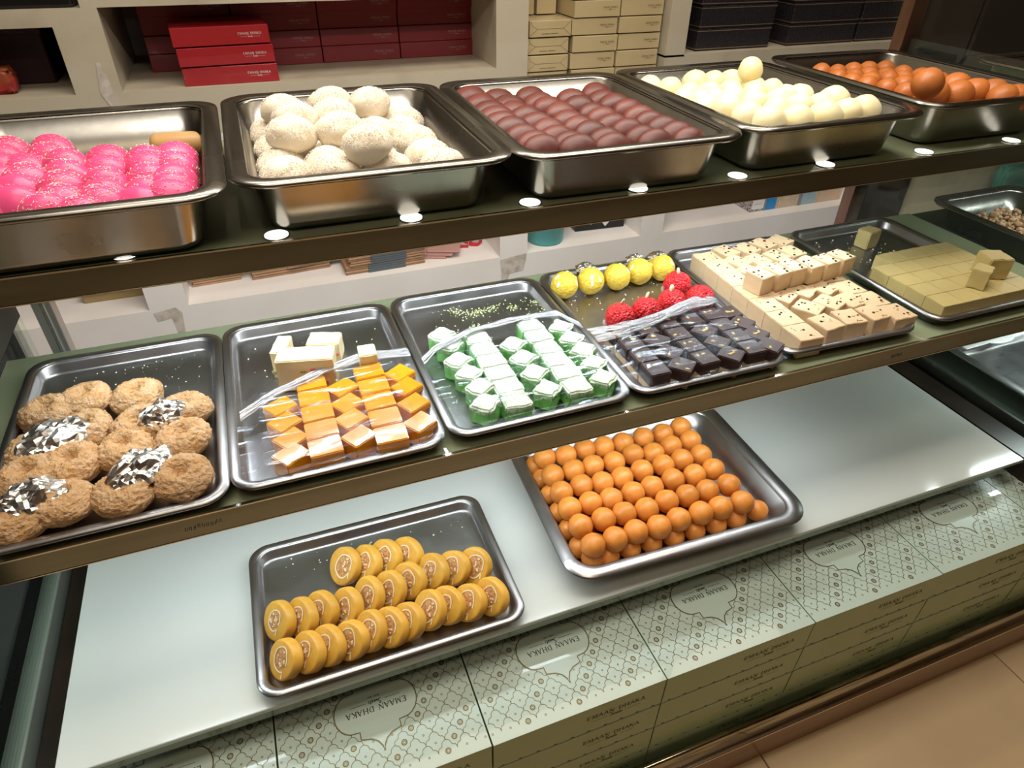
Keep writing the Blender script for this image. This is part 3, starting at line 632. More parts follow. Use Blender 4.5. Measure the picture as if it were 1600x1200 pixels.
pr = single('brown_milk_ball', mesh('brown_milk_ball', ico(3, .025, .025, .0245, .04, 1.5, 79), BRN), 'sweet')
pr.location = (1.428, .328, ZT + .086); tag(pr, 'largest brown milk ball, resting on top of the front ones', 'sweet')

# crumbly doughnuts
DOUGH = mat('crumbly_fried_dough', (0.58, 0.32, 0.12), 0.65, 0, (0.68, 0.44, 0.24), 70, (0.35, 0.65), 1.0, 210, 0.006, var=.08)
def donut(seed):
    bm = bmesh.new(); bmesh.ops.create_icosphere(bm, subdivisions=5, radius=1)
    for v in bm.verts:
        d = v.co.normalized(); r = math.hypot(d.x, d.y)
        z = d.z * .60
        if d.z > 0: z -= .50 * math.exp(-(r / .30) ** 2)
        k = 1 + .07 * nz(d, 1.8, seed)
        rough = .035 * nz(d, 6, seed) + .045 * nz(d, 15, seed) + (.05 * abs(nz(d, 26, seed)))
        v.co = Vector((d.x * (k + rough), d.y * (k + rough) * .94, z * k + rough * 1.3)) * .0335
    return bm
pr = [single('fried_doughnut', mesh('fried_doughnut', donut(s * 3.1 + 1), DOUGH), 'doughnut') for s in range(4)]
place(pr, lift(DONUT, 0, 0, .062, .222), 0, 'crumbly golden doughnut with dimpled centre,', 'doughnut', 'crumbly doughnuts', .03, lambda i: (rnd.uniform(-.12, .2), rnd.uniform(-.15, .15), rnd.uniform(0, 6)), lambda i: ZM + .0245)
FOIL = mat('silver_foil', (0.90, 0.88, 0.84), 0.27, 1.0)
def foil(seed, a, b):
    bm = bmesh.new(); n = 15; V = []
    for i in range(n + 1):
        row = []
        for j in range(n + 1):
            u, v = i / n * 2 - 1, j / n * 2 - 1; r = math.hypot(u, v)
            x = u * math.sqrt(1 - v * v / 2.2) * a * (1 + .12 * nz((u, v, 0), 3, seed)); y = v * math.sqrt(1 - u * u / 2.2) * b * (1 + .15 * nz((u, v, 1), 3, seed))
            z = .014 * (1 - r * r * .8) + .012 * abs(nz((u, v, 0), 1.8, seed)) + .0045 * abs(nz((u, v, 0), 4, seed + 3)) + .0012 * nz((u, v, 0), 8, seed)
            row.append(bm.verts.new((x, y, z)))
        V.append(row)
    for i in range(n):
        for j in range(n):
            q = [V[i][j], V[i + 1][j], V[i + 1][j + 1], V[i][j + 1]]
            if (i + j) % 2: bm.faces.new((q[0], q[1], q[2])); bm.faces.new((q[0], q[2], q[3]))
            else: bm.faces.new((q[0], q[1], q[3])); bm.faces.new((q[1], q[2], q[3]))
    return bm
for i, ((x, y, r), lab, rz) in enumerate(zip(FOIL_P, ('crumpled silver foil on the doughnuts near the left rear', 'crumpled silver foil on the doughnuts at the right rear', 'crumpled silver foil on the doughnuts in the middle right', 'crumpled silver foil on the doughnuts at the front left'), (.5, .3, .6, .25))):
    tag(link('foil_sheet', mesh('foil_sheet', foil(i * 5 + 2, r * .98, r * .72), FOIL, False), None, (x, y, ZM + .036), (radians(14), 0, rz)), lab, 'foil', 'silver foil pieces on the doughnuts')

def spread(pts, k=1.0155, dy=.004):
    return [(.37 + (p[0] - .37) * k, -.524 + (p[1] + .524) * k + dy) for p in pts]
# cubes -------------------------------------------------------------
FL = ZM + .0036        # inside floor of the middle trays
def cube_bm(sx, sy, sz, bev=.0015, amp=.0006, seed=0, sub=5, z0=0.0, skew=0.0):
    bm = bmesh.new(); box(bm, -sx / 2, -sy / 2, 0, sx / 2, sy / 2, sz)
    bmesh.ops.bevel(bm, geom=bm.edges[:], offset=bev, segments=2, affect='EDGES')
    if sub:
        bmesh.ops.subdivide_edges(bm, edges=[e for e in bm.edges if e.calc_length() > .01], cuts=sub, use_grid_fill=True)
        for v in bm.verts:
            if v.co.z > .0005:
                d = Vector((nz(v.co, 90, seed), nz(v.co, 90, seed + 5), nz(v.co, 90, seed + 9))); v.co += d * amp
    for v in bm.verts: v.co.x += skew * v.co.y
    return bm
ORANGE = mat('orange_halwa', (0.78, 0.33, 0.012), 0.22, 0, (0.72, 0.29, 0.012), 40, (0.4, 0.7), sss=.25, coat=.3, var=.05)
pr = [single('halwa_cube', mesh('halwa_cube', cube_bm(.0385, .0318, .0285, .0012, .0006, s, 3), ORANGE, 'angle'), 'sweet') for s in range(3)]
bars = [(.380 + .001 * i, .092 + .0335 * j) for i in range(1) for j in range(5)] + [(.4565, .088 + .0345 * j) for j in range(5)]
place(pr, spread(bars), 0, 'orange halwa cube in a straight row,', 'sweet', 'orange halwa cubes in two straight rows', .015, lambda i: (0, 0, rnd.uniform(-.03, .03)), lambda i: FL)
pr = [single('halwa_cube', mesh('halwa_cube', cube_bm(.034, .0300, .0275, .0012, .0006, s + 8, 3), ORANGE, 'angle'), 'sweet') for s in range(3)]
place(pr, spread([(x - .001, y) for x, y in OR_CUBE]), 0, 'orange halwa cube set slantwise,', 'sweet', 'orange halwa cubes set slantwise', .018, lambda i: (0, 0, radians(rnd.uniform(27, 33))), lambda i: FL)
FUDGE = mat('cream_fruit_fudge', (0.78, 0.66, 0.40), 0.5, 0, (0.74, 0.60, 0.34), 30, bump=.25, bscale=150, bdist=.0008)
CHERRY = mat('red_fruit_bit', (0.70, 0.12, 0.10), 0.4); GREENBIT = mat('green_fruit_bit', (0.30, 0.33, 0.12), 0.4)
def fudge(lab, x, y, sx, sy, sz, rz, seed, bits, z=None):
    t = thing('fudge_block', lab, 'sweet', (x, y, FL if z is None else z), (0, 0, rz), 'white fruit fudge blocks')
    obj('block', cube_bm(sx, sy, sz, .0014, .0012, seed, 5), FUDGE, t, 'angle'); rr = random.Random(seed)
    for k in range(bits):
        bb = ico(2, .004 * rr.uniform(.7, 1.3), .0012, .003 * rr.uniform(.7, 1.3), .2, 2, k)
        obj('fruit_bit', bb, CHERRY if k % 3 else GREENBIT, t, True, loc=(rr.uniform(-.42, .42) * sx, -sy / 2 - .0002, rr.uniform(.2, .8) * sz))
fudge('large cream fruit fudge block standing at the rear of the orange cubes', .381, .281, .076, .036, .050, radians(-14), 1, 5)
fudge('narrow cream fudge block standing behind the large block, to its left', .352, .326, .020, .045, .044, radians(-20), 2, 1)
fudge('cream fudge block with pink bits behind the large block, to its right', .412, .338, .046, .034, .034, radians(-18), 3, 3)
fudge('small white fudge block at the rear end of an orange row', .463, .272, .024, .030, .043, radians(-4), 4, 1)
# green sugared cubes
def sugared(name, col, col2, top):
    m = mat(name, col, .6, 0, col2, 90, bump=.7, bscale=260, bdist=.0016)
    nt = m.node_tree; N = nt.nodes; Lk = nt.links.new; b = N['Principled BSDF']
    src = b.inputs['Base Color'].links[0].from_socket
    tc = N.new('ShaderNodeTexCoord'); sp = N.new('ShaderNodeSeparateXYZ'); Lk(tc.outputs['Object'], sp.inputs[0])
    t = N.new('ShaderNodeTexNoise'); t.inputs['Scale'].default_value = 320; Lk(tc.outputs['Object'], t.inputs[0])
    ad = N.new('ShaderNodeMath'); ad.operation = 'MULTIPLY_ADD'; ad.inputs[1].default_value = .022; Lk(t.outputs['Fac'], ad.inputs[0]); Lk(sp.outputs['Z'], ad.inputs[2])
    r = N.new('ShaderNodeMapRange'); r.inputs['From Min'].default_value = .0300; r.inputs['From Max'].default_value = .0385; Lk(ad.outputs[0], r.inputs['Value'])
    mx = N.new('ShaderNodeMix'); mx.data_type = 'RGBA'; Lk(r.outputs[0], mx.inputs[0]); Lk(src, mx.inputs[6]); mx.inputs[7].default_value = (*top, 1)
    Lk(mx.outputs[2], b.inputs['Base Color']); return m
GRN = sugared('green_coconut_fudge', (0.16, 0.50, 0.10), (0.24, 0.60, 0.18), (0.80, 0.86, 0.72))
pr = [single('green_cube', mesh('green_cube', cube_bm(.037, .0325, .0285, .0022, .0022, s + 20, 6), GRN, 'soft'), 'sweet') for s in range(3)]
bars = [(.622, .100 + .0315 * j) for j in range(6)] + [(.7085, .102 + .0325 * j) for j in range(6)]
place(pr, spread(bars), 0, 'sugared green cube in a straight row,', 'sweet', 'sugared green cubes in two straight rows', .012, lambda i: (0, 0, rnd.uniform(-.05, .05)), lambda i: FL)
pr = [single('green_cube', mesh('green_cube', cube_bm(.0335, .0300, .0285, .0028, .0028, s + 30, 6), GRN, 'soft'), 'sweet') for s in range(3)]
place(pr, spread(GR_CUBE), 0, 'sugared green cube set slantwise,', 'sweet', 'sugared green cubes set slantwise', .018, lambda i: (0, 0, radians(rnd.uniform(30, 45))), lambda i: FL)

# crumbs (loose bits nobody could count), one object per tray
def crumbs(lab, cx, cy, hx, hy, n, size, m, seed, z=FL, clusters=None):
    rr = random.Random(seed); bm = bmesh.new()
    for k in range(n):
        if clusters and rr.random() < .8:
            c = rr.choice(clusters); x, y = c[0] + rr.gauss(0, .008), c[1] + rr.gauss(0, .005); zz = z + max(0, rr.uniform(0, .004) )
        else: x, y, zz = cx + rr.uniform(-hx, hx), cy + rr.uniform(-hy, hy), z
        s = size * rr.uniform(.3, 1.2); mtx = Matrix.Translation((x, y, zz + s * .4)) @ Matrix.Rotation(rr.uniform(0, 6), 4, 'Z') @ Matrix.Diagonal((s, s * rr.uniform(.5, 1), s * rr.uniform(.4, .9), 1))
        bmesh.ops.create_icosphere(bm, subdivisions=1, radius=.6, matrix=mtx)
    tag(obj('crumbs', bm, m), lab, 'crumbs', kind='stuff')
CRG = mat('green_crumb', (0.50, 0.60, 0.22), .7, 0, (0.75, 0.75, 0.50), 200); CRW = mat('pale_crumb', (0.85, 0.76, 0.52), .7)
crumbs('green and white crumbs scattered at the rear of the green cube tray', .68, .36, .095, .055, 420, .0026, CRG, 3, clusters=CRUMB_G)
crumbs('pale crumbs scattered on the bare rear of the halwa tray', .40, .31, .10, .09, 60, .0022, CRW, 4)
crumbs('pale crumbs on the bare middle of the yellow and red ball tray', .90, .33, .10, .06, 60, .0024, CRW, 5)
crumbs('pale crumbs on the bare rear of the yellow slab tray', 1.46, .37, .09, .06, 60, .003, CRW, 6)
crumbs('dough crumbs on the rear of the doughnut tray', .15, .36, .09, .05, 70, .002, CRW, 7)
crumbs('few crumbs at the rear of the roll slice tray', .42, .215, .15, .02, 26, .0026, CRW, 8, z=.0032)
crumbs('coconut crumbs lying behind the pink sweets', .20, .565, .12, .03, 60, .002, COCO, 9, z=ZT + .003)

# yellow and red balls
YB = mat('yellow_gram_ball', (0.66, 0.45, 0.03), .5, 0, (0.74, 0.55, 0.08), 160, (.4, .65), .8, 240, .0016, voronoi=True)
RB = mat('red_gram_ball', (0.62, 0.012, 0.018), .4, 0, (0.75, 0.03, 0.03), 200, (.4, .65), 1.0, 260, .003, voronoi=True)
SEED = mat('pale_seed', (0.88, 0.72, 0.45), .5); PAPER = mat('greyish_paper_cup', (0.60, 0.50, 0.50), .6)
seed_me = mesh('seed', ico(2, .0030, .0016, .0060), SEED)
for i, (x, y, r) in enumerate(YELLOW):
    t = thing('yellow_ball', 'yellow gram ball, %s' % ('leftmost of the five', 'second from left of the five', 'middle one of the five', 'fourth from left of the five', 'rightmost of the five')[i], 'sweet', (x, y, FL + .0228), (0, 0, i * 1.3), 'yellow gram balls')
    obj('ball', ico(4, .0235, .0235, .0230, .03, 2, i, .03, 16), YB, t, True); rr = random.Random(i)
    for k in range(5):
        v = Vector((rr.uniform(-1, 1), rr.uniform(-1, .3), rr.uniform(-.2, .9))).normalized()
        link('seed', seed_me, t, v * .0228, v.to_track_quat('Y', 'Z').to_euler())
for i, ((x, y, r), sd) in enumerate(zip(RED, (1, 1, 1, 1, 0))):
    t = thing('red_ball', 'red gram ball, %s' % ('leftmost, with a seed on top', 'second from left, with a seed on top', 'in the middle of the row with a seed on top', 'rearmost, behind the row, with a seed on top', 'rightmost, with no seed visible')[i], 'sweet', (x, y, FL + .0243), (0, 0, i), 'red gram balls')
    obj('ball', ico(4, .0232, .0232, .0228, .03, 2, i + 9, .06, 16), RB, t, True)
    if sd: link('seed', seed_me, t, (.003, .002, .0262), (.3, 0, .4), (1.25, 1.25, 1.1))
    cup = bmesh.new(); n = 56; prof = [(.013, .0), (.0165, .003), (.0215, .009), (.0258, .0125)]; rings = []
    for rr_, zz in prof: rings.append([cup.verts.new(((rr_ + (.0009 * (1 if q % 2 else -1)) * (zz / .0125)) * cos(2 * pi * q / n), (rr_ + (.0009 * (1 if q % 2 else -1)) * (zz / .0125)) * sin(2 * pi * q / n), zz)) for q in range(n)])
    for a, b in zip(rings, rings[1:]):
        for q in range(n): cup.faces.new((a[q], a[(q + 1) % n], b[(q + 1) % n], b[q]))
    cup.faces.new(rings[0][::-1])
    tag(link('paper_cup', mesh('paper_cup', cup, PAPER, False), None, (x, y, FL)), 'fluted paper cup under the red ball, %s' % ('leftmost', 'second from left', 'middle of the row', 'rearmost', 'rightmost')[i], 'paper cup', 'fluted paper cups under the red balls')
for i, (x, y, a) in enumerate(((.868, .414, .018), (.968, .416, .018), (1.010, .412, .020))):
    tag(link('foil_sheet', mesh('foil_sheet', foil(40 + i, a, .012), FOIL, False), None, (x, y, FL + .034), (radians(60), 0, .1)), 'scrap of silver foil behind the yellow balls, %s' % ('on the left', 'in the middle', 'on the right')[i], 'foil', 'foil scraps behind the yellow balls')

# chocolate squares on a pale layer
CHOC = mat('dark_chocolate', (0.045, 0.020, 0.016), .42, 0, (0.06, 0.028, 0.02), 30); PALEL = mat('pale_fudge_layer', (0.66, 0.48, 0.28), .6)
FLAKE = mat('almond_flake', (0.75, 0.60, 0.25), .5)
def chocsq(seed, s=.033):
    t = thing('chocolate_square', 'x', 'sweet'); obj('chocolate_top', cube_bm(s, s, .019, .0015, .0004, seed, 0), CHOC, t, 'angle').location = (0, 0, .011)
    obj('pale_base', cube_bm(s * .97, s * .97, .0112, .001, .0008, seed + 3, 3), PALEL, t, 'angle'); rr = random.Random(seed)
    for k in range(rr.choice((1, 2, 2, 3))):
        bb = ico(1, .0042, .0024, .0006); o = obj('almond_flake', bb, FLAKE, t, True, loc=(rr.uniform(-.011, .011), rr.uniform(-.011, .011), .0304), rot=(0, 0, rr.uniform(0, 3)))
    return t
pr = [chocsq(s) for s in range(6)]
pts = []; rots = []
for ci, (x, ang) in enumerate(((.829, 0), (.868, 40), (.9085, 0), (.9495, 38), (.988, 0), (1.018, 30))):
    for j in range(4):
        pts.append((x + .002 * j * 0, .100 + .0335 * j - (.004 if ang else 0))); rots.append(ang)
pts2 = [p for p in pts if p[1] < .22]
place(pr, spread(pts2, 1.010, .006), 0, 'dark chocolate square,', 'sweet', 'dark chocolate squares', .016, lambda i: (0, 0, radians(rots[i] * (.0 if i % 4 == 3 else 1)) + rnd.uniform(-.04, .04)), lambda i: FL)

# cream fudge with raisins
BARFI = mat('cream_milk_fudge', (0.74, 0.56, 0.34), .5, 0, (0.70, 0.50, 0.29), 25, bump=.35, bscale=120, bdist=.001, stretch=(1, 1, 2.5), sss=.1)
RAISIN = mat('black_raisin', (0.02, 0.008, 0.012), .3); PIST = mat('pistachio_sliver', (0.45, 0.48, 0.12), .5); REDN = mat('red_nut_sliver', (0.50, 0.12, 0.04), .5)
raisin_me = mesh('raisin', ico(1, .0024, .0020, .0013, .3, 2), RAISIN)
sliver_me = [mesh('nut_sliver', ico(1, .0038, .0010, .0006), m) for m in (PIST, REDN, PALEL)]
def barfi(seed, sx=.043, sy=.0442, sz=.0315):
    t = thing('fudge_piece', 'x', 'sweet'); obj('block', cube_bm(sx, sy, sz, .0009, .0010, seed + 60, 5), BARFI, t, 'angle'); rr = random.Random(seed)
    for k in range(rr.choice((2, 3, 4))): link('raisin', raisin_me, t, (rr.uniform(-.38, .38) * sx, rr.uniform(-.38, .38) * sy, sz + .0004), (0, 0, rr.uniform(0, 3)), (rr.uniform(.8, 1.3),) * 3)
    for k in range(rr.choice((2, 3, 4))): link('nut_sliver', sliver_me[rr.randrange(3)], t, (rr.uniform(-.38, .38) * sx, rr.uniform(-.38, .38) * sy, sz + .0003), (0, 0, rr.uniform(0, 3)))
    return t
GB = 'raisin-dotted cream fudge pieces'
pr = [barfi(s) for s in range(4)]
place(pr, spread([(1.0855 + .0022 * j, .108 + .0440 * j) for j in range(7)], 1.010), 0, 'raisin fudge piece in the left row,', 'sweet', GB, .01, lambda i: (0, 0, -.03), lambda i: FL)
pr = [barfi(s + 10) for s in range(3)]
place(pr, spread([(1.268, .108), (1.260, .153), (1.255, .198), (1.253, .243)], 1.010), 0, 'raisin fudge piece in the right row,', 'sweet', GB, .01, lambda i: (0, 0, -.02), lambda i: FL)
pr = [barfi(s + 20, .039, .042) for s in range(4)]
mid = [(1.139, .120), (1.185, .121), (1.231, .119), (1.146, .167), (1.189, .169), (1.228, .164), (1.131, .213), (1.174, .217), (1.216, .213), (1.135, .262), (1.178, .264), (1.219, .262)]
place(pr, spread(mid, 1.010), 0, 'lower raisin fudge piece between the side rows,', 'sweet', GB, .02, lambda i: (0, 0, radians((8, -6, 4, 30, 24, 10, 28, 32, 22, 5, 8, 2)[i])), lambda i: FL)
pr = [barfi(s + 30, .036, .040) for s in range(4)]
back = [(1.146, .388), (1.140, .344), (1.190, .384), (1.180, .338), (1.233, .392), (1.222, .340), (1.274, .394), (1.262, .346), (1.138, .304), (1.180, .302), (1.222, .302), (1.264, .300), (1.120 + .022, .428)]
place(pr, spread(back[:12], 1.010), 0, 'raisin fudge piece in the rear part,', 'sweet', GB, .03, lambda i: (0, 0, radians(rnd.uniform(8, 26))), lambda i: FL)
pr = [barfi(s + 40, .031, .037, .0315) for s in range(3)]
place(pr, spread([(1.099, .238), (1.134, .240), (1.168, .244), (1.203, .242), (1.238, .244), (1.274, .249)], 1.014), 0, 'raisin fudge piece stacked on top,', 'sweet', GB, .05, lambda i: (0, 0, radians(rnd.uniform(6, 14))), lambda i: FL + .0320)

# yellow slab fudge
SLAB = mat('yellow_plain_fudge', (0.50, 0.40, 0.15), .5, 0, (0.58, 0.46, 0.21), 18, (.35, .7), .3, 110, .001, var=.02)
SLABW = mat('pale_cut_face', (0.76, 0.66, 0.44), .55)
def slabp(seed, sx=.0442, sy=.0382, sz=.0285):
    t = single('fudge_slab_piece', mesh('fudge_slab_piece', cube_bm(sx, sy, sz, .0006, .0006, seed + 80, 4), SLAB, 'angle'), 'sweet'); return t
pr = [slabp(s) for s in range(4)]
pts = [(1.390 + .0443 * i, .125 + .0383 * j) for j in range(5) for i in range(5) if not (j == 4 and i < 1)]
place(pr, pts, 0, 'plain yellow fudge piece,', 'sweet', 'plain yellow fudge pieces cut from one slab', .02, lambda i: (0, 0, rnd.uniform(-.012, .012)), lambda i: FL)
for i, (x, y, z, rx, ry, rz, sc, lab) in enumerate(((1.482, .143, FL + .0290, 0, 0, .5, .8, 'loose yellow fudge piece on the slab, nearer the front'),
        (1.540, .168, FL + .0290, 0, 0, -.35, .95, 'long loose yellow fudge piece on the slab, at its right'),
        (1.362, .322, FL, 0, 0, .1, .62, 'small yellow fudge piece alone behind the slab at the left'),
        (1.480, .382, FL, 0, 0, .2, .85, 'yellow fudge piece alone in the rear corner of the tray'))):
    tag(link('fudge_slab_piece', mesh('fudge_slab_piece', cube_bm(.042, .034, .037, .0014, .0016, 95 + i, 4), SLAB, 'angle'), None, (x, y, z), (rx, ry, rz), (sc, sc * (1.3 if i == 1 else 1), min(1, sc + .1))), lab, 'sweet')

# ------------------------------------------------------------------ cling film
def film_mat(seed):
    m = bpy.data.materials.new('cling_film'); m.use_nodes = True; nt = m.node_tree; N = nt.nodes; Lk = nt.links.new; N.clear()
    out = N.new('ShaderNodeOutputMaterial'); tr = N.new('ShaderNodeBsdfTransparent'); tr.inputs[0].default_value = (.97, .98, 1, 1)
    gl = N.new('ShaderNodeBsdfGlossy'); gl.inputs['Roughness'].default_value = .12; gl.inputs[0].default_value = (.78, .90, 1, 1)  # blue of the reflections is put into the gloss tint
    tc = N.new('ShaderNodeTexCoord'); mp = N.new('ShaderNodeMapping'); mp.inputs['Scale'].default_value = (9, 55, 20); mp.inputs['Rotation'].default_value = (0, 0, .25 + seed * .1); Lk(tc.outputs['Object'], mp.inputs[0])
    t = N.new('ShaderNodeTexNoise'); t.inputs['Scale'].default_value = 1.0; t.inputs['Detail'].default_value = 5; t.inputs['Distortion'].default_value = 1.2; Lk(mp.outputs[0], t.inputs[0])
    bp = N.new('ShaderNodeBump'); bp.inputs['Strength'].default_value = .8; bp.inputs['Distance'].default_value = .004; Lk(t.outputs[0], bp.inputs['Height']); Lk(bp.outputs[0], gl.inputs['Normal'])
    r = N.new('ShaderNodeMapRange'); r.inputs['From Min'].default_value = .56; r.inputs['From Max'].default_value = .70; r.inputs['To Min'].default_value = .025; r.inputs['To Max'].default_value = .42; Lk(t.outputs[0], r.inputs['Value'])
    mx = N.new('ShaderNodeMixShader'); Lk(r.outputs[0], mx.inputs[0]); Lk(tr.outputs[0], mx.inputs[1]); Lk(gl.outputs[0], mx.inputs[2]); Lk(mx.outputs[0], out.inputs[0])
    return m
def film(lab, x0, x1, y0, y1, ztop, seed, backslant=0.0):
    bm = bmesh.new(); nx, ny = 90, 64; V = []
    zr = ZM + .0235
    for i in range(nx + 1):
        row = []
        for j in range(ny + 1):
            u, v = i / nx, j / ny; x = x0 + (x1 - x0) * u; y = y0 + (y1 - y0) * v + backslant * (u - .5) * v
            e = min(u, 1 - u) * (x1 - x0); f = min(v * (y1 - y0), (1 - v) * (y1 - y0) * 3.0)
            k = max(0, min(1, min(e - .018, f - .010) / .012)); k = k * k * (3 - 2 * k)
            z = zr + (ztop - zr) * k + .0012 * nz((x * 6, y * 40, 0), 3, seed) * (.4 + k) + .0006 * abs(nz((x * 20, y * 110, 0), 2, seed))
            if v > .82: z += .004 * abs(nz((x * 12, y * 160, 1), 2, seed)) * (v - .8) * 5
            row.append(bm.verts.new((x, y, max(z, zr - .0005))))
        V.append(row)
    for i in range(nx):
        for j in range(ny): bm.faces.new((V[i][j], V[i + 1][j], V[i + 1][j + 1], V[i][j + 1]))
    tag(link('cling_film', mesh('cling_film', bm, film_mat(seed))), lab, 'cling film')
film('clear cling film stretched over the orange halwa cubes', .283, .520, .075, .262, FL + .0312, 1, .05)
film('clear cling film stretched over the sugared green cubes', .535, .780, .080, .285, FL + .0318, 2, .03)
film('clear cling film bunched over the dark chocolate squares', .795, 1.040, .080, .232, FL + .0330, 3, .06)
FOLD = bpy.data.materials.new('gathered_film'); FOLD.use_nodes = True
_n = FOLD.node_tree; _n.nodes.clear(); _o = _n.nodes.new('ShaderNodeOutputMaterial'); _t = _n.nodes.new('ShaderNodeBsdfTransparent'); _g = _n.nodes.new('ShaderNodeBsdfGlossy'); _d = _n.nodes.new('ShaderNodeBsdfDiffuse')
_g.inputs['Roughness'].default_value = .18; _d.inputs[0].default_value = (.8, .82, .85, 1); _m1 = _n.nodes.new('ShaderNodeMixShader'); _m2 = _n.nodes.new('ShaderNodeMixShader'); _m1.inputs[0].default_value = .10; _m2.inputs[0].default_value = .20
_n.links.new(_t.outputs[0], _m1.inputs[1]); _n.links.new(_d.outputs[0], _m1.inputs[2]); _n.links.new(_m1.outputs[0], _m2.inputs[1]); _n.links.new(_g.outputs[0], _m2.inputs[2]); _n.links.new(_m2.outputs[0], _o.inputs[0])
def film_roll(pts, wid, seed, nstr=9):
    """gathered edge of the film: a loose bunch of thin folds"""
    bm = bmesh.new(); rr = random.Random(seed)
    for s in range(nstr):
        off = (s / (nstr - 1) - .5) * wid; ph = rr.uniform(0, 9); n = 5; rings = []; P = []
        for a, b in zip(pts, pts[1:]):
            for k in range(9): P.append(Vector(a).lerp(Vector(b), k / 9))
        P.append(Vector(pts[-1]))
        for i, p in enumerate(P):
            t = i / (len(P) - 1); spr = (.45 + 1.1 * abs(t - .45)); r = .0011 + .0016 * abs(nz((p.x * 40, s, ph), 1, seed))
            q = p + Vector((0, off * spr + .004 * nz((p.x * 25, s * .7, ph), 1, seed), .003 * abs(nz((p.x * 30, s * 2, 3), 1, seed)) - abs(off) * .12))
            rings.append([bm.verts.new(q + Vector((0, cos(2 * pi * k / n) * r * 1.6, sin(2 * pi * k / n) * r))) for k in range(n)])
        for a, b in zip(rings, rings[1:]):
            for k in range(n): bm.faces.new((a[k], a[(k + 1) % n], b[(k + 1) % n], b[k]))
    return bm
for lab, pts, wid, sd in (('gathered cling film edge behind the orange halwa cubes', ((.288, .205, ZM + .026), (.335, .232, ZM + .034), (.40, .256, ZM + .037), (.455, .268, ZM + .040), (.522, .272, ZM + .030)), .020, 1),
                 ('gathered cling film edge across the rear green cubes', ((.535, .245, ZM + .028), (.56, .262, ZM + .036), (.62, .285, ZM + .038), (.70, .298, ZM + .036), (.765, .296, ZM + .034), (.79, .262, ZM + .026)), .016, 2),
                 ('gathered cling film edge behind the chocolate squares', ((.795, .232, ZM + .026), (.83, .215, ZM + .036), (.90, .222, ZM + .041), (.97, .240, ZM + .043), (1.02, .250, ZM + .040), (1.035, .238, ZM + .026)), .040, 3)):
    tag(link('cling_film_edge', mesh('cling_film_edge', film_roll(pts, wid, sd, 15 if sd == 3 else 8), FOLD)), lab, 'cling film')

# ================================================================== STOCK IN THE WALL NICHES
def stock(name, sx, sy, sz, m, txt=None, tm=None, tw=.07, tx=.0, tz=.0, seams=None):
    t = thing(name, 'x', 'box'); obj('carton', boxbm(-sx / 2, -sy / 2, 0, sx / 2, sy / 2, sz, .0008, 1), m, t)
    if txt: link('lettering', txt, t, (tx, -sy / 2 - .0004, tz), (pi / 2, 0, 0))
    return t
REDC = mat('dark_red_card', (0.32, 0.010, 0.014), .38, coat=.2); SILV = mat('silver_print', (0.75, 0.70, 0.66), .4, .3); DSILV = mat('dull_silver_print', (0.38, 0.22, 0.20), .5, .2)
rp = stock('red_box', .202, .14, .0365, REDC, mesh('lettering', brand(.050), SILV, False), None, tx=.060, tz=.021)
for l, (dx, rz, nm) in enumerate(((0, 0.01, 'bottom'), (-.004, .05, 'middle'), (-.008, .06, 'top'))):
    lab = 'bright red gift box at the %s of the front stack of three' % nm
    if l == 0: rp.location = (.359, 1.285, .5005); rp.rotation_euler = (0, 0, rz); rp['label'] = lab; rp['group'] = 'front stack of red gift boxes'
    else: dup(rp, (.359 + dx, 1.285, .5005 + .0395 * l), (0, 0, rz), lab, 'front stack of red gift boxes')
REDD = mat('deep_red_card', (0.20, 0.007, 0.010), .42, coat=.2)
rp = stock('red_box', .199, .14, .0378, REDD, mesh('lettering', brand(.050), DSILV, False), None, tx=.058, tz=.021)
first = True
for c in range(4):
    for l in range(4):
        lab = 'dark red gift box against the niche back, %s stack from left, %s from bottom' % (ordinal(c + 1), ordinal(l + 1))
        loc = (.284 + .2015 * c, 1.463 + .004 * ((c * 3 + l) % 3), .5005 + .0382 * l)
        if first: rp.location = loc; rp['label'] = lab; rp['group'] = 'dark red gift boxes at the back of the niche'; first = False
        else: dup(rp, loc, None, lab, 'dark red gift boxes at the back of the niche')
CARD = mat('cream_card', (0.54, 0.43, 0.24), .38, coat=.15, col2=(0.50, 0.39, 0.21), scale=6); INK = mat('dark_print', (0.06, 0.04, 0.02), .6)
def fine_print(w):
    bm = bmesh.new()
    for k in range(int(w / .0022)):
        if k == int(w / .0022) // 2: continue
        seg(bm, (-w / 2 + k * .0022, 0), (-w / 2 + k * .0022 + .0014, 0), .0016)
    return bm
flap = bmesh.new()
for pl in (((-.055, .0365), (-.050, .026), (-.036, .0185), (.036, .0185), (.055, .034)), ((-.036, .0185), (-.056, .003)), ((.036, .0185), (.056, .003))):
    for a, b in zip(pl, pl[1:]): seg(flap, a, b, .0006)
GC = 'cream gift boxes stacked in the middle niche'
